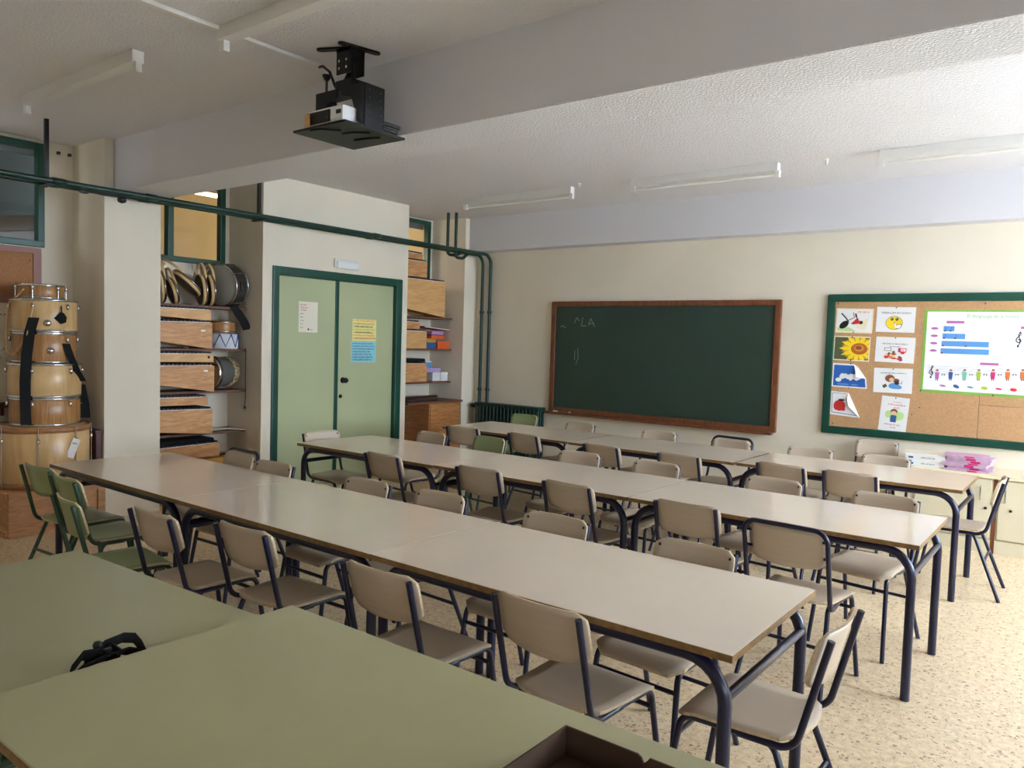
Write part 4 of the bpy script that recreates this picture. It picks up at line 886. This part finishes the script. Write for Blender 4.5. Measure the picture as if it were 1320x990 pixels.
drum('tom_drum', 'lower wide tom drum of oak on the bass drum', DX+.01, DYc+.02, .838, 1.062, .255, 'drum_oak', nr=6, rods=False)
drum('tom_drum', 'wide pale tom drum second above the bass drum', DX+.01, DYc+.02, 1.064, 1.338, .262, 'drum_maple', nr=6, rods=False)
drum('tom_drum', 'narrower oak tom drum in the middle of drum stack', DX, DYc+.02, 1.340, 1.585, .232, 'drum_oak', nr=6, rods=False)
drum('tom_drum', 'narrower pale tom drum with black badge near stack top', DX, DYc+.02, 1.587, 1.852, .236, 'drum_maple', nr=6, rods=False)
drum('snare_drum', 'small shallow wooden drum on top of drum stack', DX-.01, DYc-.0, 1.854, 1.972, .168, 'drum_oak', nr=6)
# things on the stack: face direction toward the room
fd = Vector((6.9, -2.66, 0)).normalized(); sdv = Vector((-fd.y, fd.x, 0))
def onstack(R, s, z, out=0):     # point on a cylinder of radius R, lateral s (+ = image right)
    c = Vector((DX, DYc+.02, 0)); f = math.sqrt(max(0, R*R-s*s))+out
    return c + fd*f + sdv*s + Vector((0, 0, z))
for R, s, z, lab in ((.236, .02, 1.66, 'round chrome badge on the pale upper tom drum'), (.232, .04, 1.44, 'round chrome badge on the narrower oak tom drum')):
    p = onstack(R, s, z, .004); o = MB().lathe([(0, .012), (.02, .01), (.028, 0), (.02, -.004)], 0, 0, 0, 16).build('chrome_badge', 'chrome'); o.location = p; o.rotation_euler = fd.to_track_quat('Z', 'Y').to_euler(); tag(o, lab, 'badge')
p = onstack(.236, .115, 1.70, .016); o = thing('drum_key_pouch', 'black pouch hanging on the pale upper tom drum', 'pouch', p)
q = MB()
pl = [(-.05, 0), (-.005, .05), (.02, .045), (.04, .01), (.035, -.03), (.0, -.045)]
o.rotation_euler = (0, 0, math.atan2(sdv.y, sdv.x)); MB().prism(pl, -.006, .006, 'y').build('pouch_body', 'black_cloth', o); MB().tube([(.005, 0, .045), (.002, 0, .10)], .005, 6).build('cord', 'black', o)
def strap(name, lab, m, pts, w_, th=.006):
    P = [onstack(*p) for p in pts]; o = MB().ribbon(P, w_, tuple(sdv), th).build(name, m); return tag(o, lab, 'strap')
strap('drum_strap', 'long black strap hanging down the left of drum stack', 'black_cloth', [(.255, -.07, 1.70, .02), (.255, -.10, 1.58, .02), (.262, -.12, 1.40, .025), (.275, -.13, 1.2, .03), (.275, -.13, 1.0, .03), (.275, -.125, .855, .035)], .075)
strap('drum_strap', 'short black strap on the right of drum stack', 'black_cloth', [(.24, .15, 1.50, .015), (.25, .18, 1.40, .02), (.275, .225, 1.28, .025), (.275, .27, 1.19, .03)], .055)
strap('drum_bag', 'black cloth bag squeezed behind the tom drums', 'black_cloth', [(.26, .25, 1.15, -.05), (.27, .28, 1.0, -.05), (.27, .29, .87, -.05)], .09, .03)
cs = [onstack(*p) for p in ((.19, -.14, 1.92, .03), (.25, -.25, 1.80, .03), (.26, -.26, 1.6, .04), (.262, -.255, 1.42, .04), (.25, -.2, 1.40, .035), (.25, -.12, 1.55, .03), (.24, -.08, 1.78, .03))]
o = MB().tube(cs, .009, 8, fil=.05).build('tan_cord', 'tan_strap'); tag(o, 'tan cord looped down the left of upper drums', 'cord')
p = onstack(.345, .20, .67, .02); o = thing('white_tag', 'white paper tag hanging on the bass drum', 'tag', p); o.rotation_euler = (0, .35, math.atan2(sdv.y, sdv.x)); MB().box(-.028, .028, -.002, .002, -.09, .07).build('tag_sheet', 'paper', o); flat('handwriting', o, scribble(-.02, .02, .03, .015, 0, 0, rng), ['ink'], 'y', -.002)
o = thing('red_brown_cabinet', 'dark red-brown cabinet between the drum stack and pillar', 'cabinet', (-6.97, 3.05, 0)); MB().box(-.3, .215, -.02, .03, 0, .74, bev=.003).build('side_panel', 'red_brown', o); MB().box(-.3, .225, -.03, .032, .74, .765, bev=.003).build('top_board', 'red_brown', o)
# old cork board, papers and little shelf on the recess wall
ob = thing('old_cork_board', 'old brown cork board with mauve frame below high window', 'notice board', (XB, 2.1, 2.06))
MB().box(.002, .015, -.68, .68, -.19, .2).build('cork_panel', 'cork_old', ob)
for a in ((-.72, .72, .19, .24), (-.72, .72, -.24, -.18)): MB().box(.001, .025, *a, bev=.004).build('frame_rail', 'mauve_frame', ob)
for a in ((-.72, -.66), (.655, .72)): MB().box(.001, .025, a[0], a[1], -.19, .2, bev=.004).build('frame_stile', 'mauve_frame', ob)
MB().lathe([(0, .006), (.006, .005), (.008, 0), (0, 0)], .016, .63, .13, 8, 'x').build('push_pin', 'chrome', ob)
for y, z, a, b, lab, r in ((2.48, 1.72, .12, .13, 'pale notice sheet on wall left of drum stack', 0), (2.50, 1.42, .07, .07, 'tilted white photo sheet left of the drums', .4), (2.46, 1.30, .07, .09, 'lower tilted white sheet left of the drums', -.5)):
    o = thing('wall_sheet', lab, 'paper', (XB+.002, y, z)); o.rotation_euler = (r, 0, 0); MB().box(0, .002, -a, a, -b, b).build('sheet', 'paper_warm', o); flat('print', o, scribble(-a*.8, a*.8, 0, .02, 0, 0, rng), ['ink_grey'], 'x', .002, sgn=1)
o = thing('wall_ledge', 'brown wooden ledge on wall left of the drum stack', 'ledge', (XB, 2.2, .97)); MB().box(.001, .10, -.5, .42, -.02, .02, bev=.004).build('board', 'red_brown', o)
for y in (-.3, .3): MB().box(.001, .07, y-.012, y+.012, -.09, -.02).build('bracket', 'red_brown', o)

# ================================================================ THINGS ON THE GREEN TABLES
bx = thing('open_box', 'open brown cardboard box on the green foreground table', 'box', (0, 0, 0))
x0, x1, y0, y1, z0, z1, t = -.845, -.40, 1.02, 1.325, .7635, .83, .004
MB().box(x0, x1, y0, y1, z0, z0+t).build('bottom', 'cardboard', bx)
MB().box(x0-t, x0, y0, y1, z0, z1).build('side', 'cardboard', bx); MB().box(x1, x1+t, y0, y1, z0, z1).build('side', 'cardboard', bx)
xn = -.665
MB().prism([(x0-t, z0), (x1+t, z0), (x1+t, z1), (xn+.012, z1), (xn+.008, z1-.006), (xn, z1-.014), (xn-.006, z1-.004), (xn-.014, z1), (x0-t, z1)], y1, y1+t, 'y').build('side', 'cardboard', bx)
MB().box(x0-t, x1+t, y0-t, y0, z0, z1).build('side', 'cardboard', bx)
sb = thing('black_strap', 'tangled black strap with buckle on the lower green table', 'strap', (-2.155, 1.0, .6955))
MB().ribbon([(-.03, -.05, .012), (-.025, .0, .045), (-.01, .045, .058), (.005, .07, .054), (.012, .085, .03), (.015, .095, .004)], .03, (.25, .1, 1), .005).build('webbing', 'black_cloth', sb)
MB().ribbon([(.015, .095, .004), (-.005, .05, .02), (-.015, -.01, .012), (-.01, -.07, .006)], .04, (1, .2, .8), .006).build('webbing', 'black_cloth', sb)
MB().ribbon([(-.02, -.09, .003), (-.02, -.06, .035), (-.02, -.02, .03), (.0, .03, .003)], .036, (.6, 0, 1), .006).build('webbing', 'black_cloth', sb)
MB().ribbon([(-.04, -.03, .004), (-.02, .01, .035), (.0, .03, .012)], .04, (.5, .3, 1), .006).build('webbing', 'black_cloth', sb)
MB().box(-.035, -.01, -.02, .03, .028, .042, bev=.004).build('buckle', 'black', sb)
MB().lathe([(0, -.01), (.012, -.008), (.014, 0), (.01, .008), (0, .01)], -.03, -.015, .05, 10).build('clip', 'black', sb)

# ================================================================ corridor lamp, outside ground, added fill light
cl_ = thing('corridor_lamp', 'lit fluorescent lamp seen through window above drum shelves', 'light', (-8.0, 4.85, 3.15))
MB().box(-.04, .04, -.35, .35, .02, .07).build('body', 'white_batten', cl_); MB().tube([(0, -.33, 0), (0, .33, 0)], .018, 10).build('tube', 'tube_lit', cl_)
MB().tube([(0, -.25, .06), (0, -.25, .45)], .008, 6).build('hanger', 'white_batten', cl_)
ll = bpy.data.lights.new('corridor_light', 'POINT'); ll.energy = 8; ll.color = (1, .9, .72); ll.shadow_soft_size = .2
lo = bpy.data.objects.new('corridor_light', ll); C.objects.link(lo); lo.location = (-8.2, 6.7, 2.8)
g = MB().box(XR+.25, 40, -25, 40, -3.2, -3.0).build('ground', 'ground'); tag(g, 'pale schoolyard ground outside the windows', 'ground', kind='structure')
ll = bpy.data.lights.new('corridor_fill', 'POINT'); ll.energy = 12; ll.color = (.9, .95, 1); ll.shadow_soft_size = .2  # added point light, no lamp there; brightens the section behind the first high window
lo = bpy.data.objects.new('corridor_fill', ll); C.objects.link(lo); lo.location = (-7.75, 1.2, 2.6)
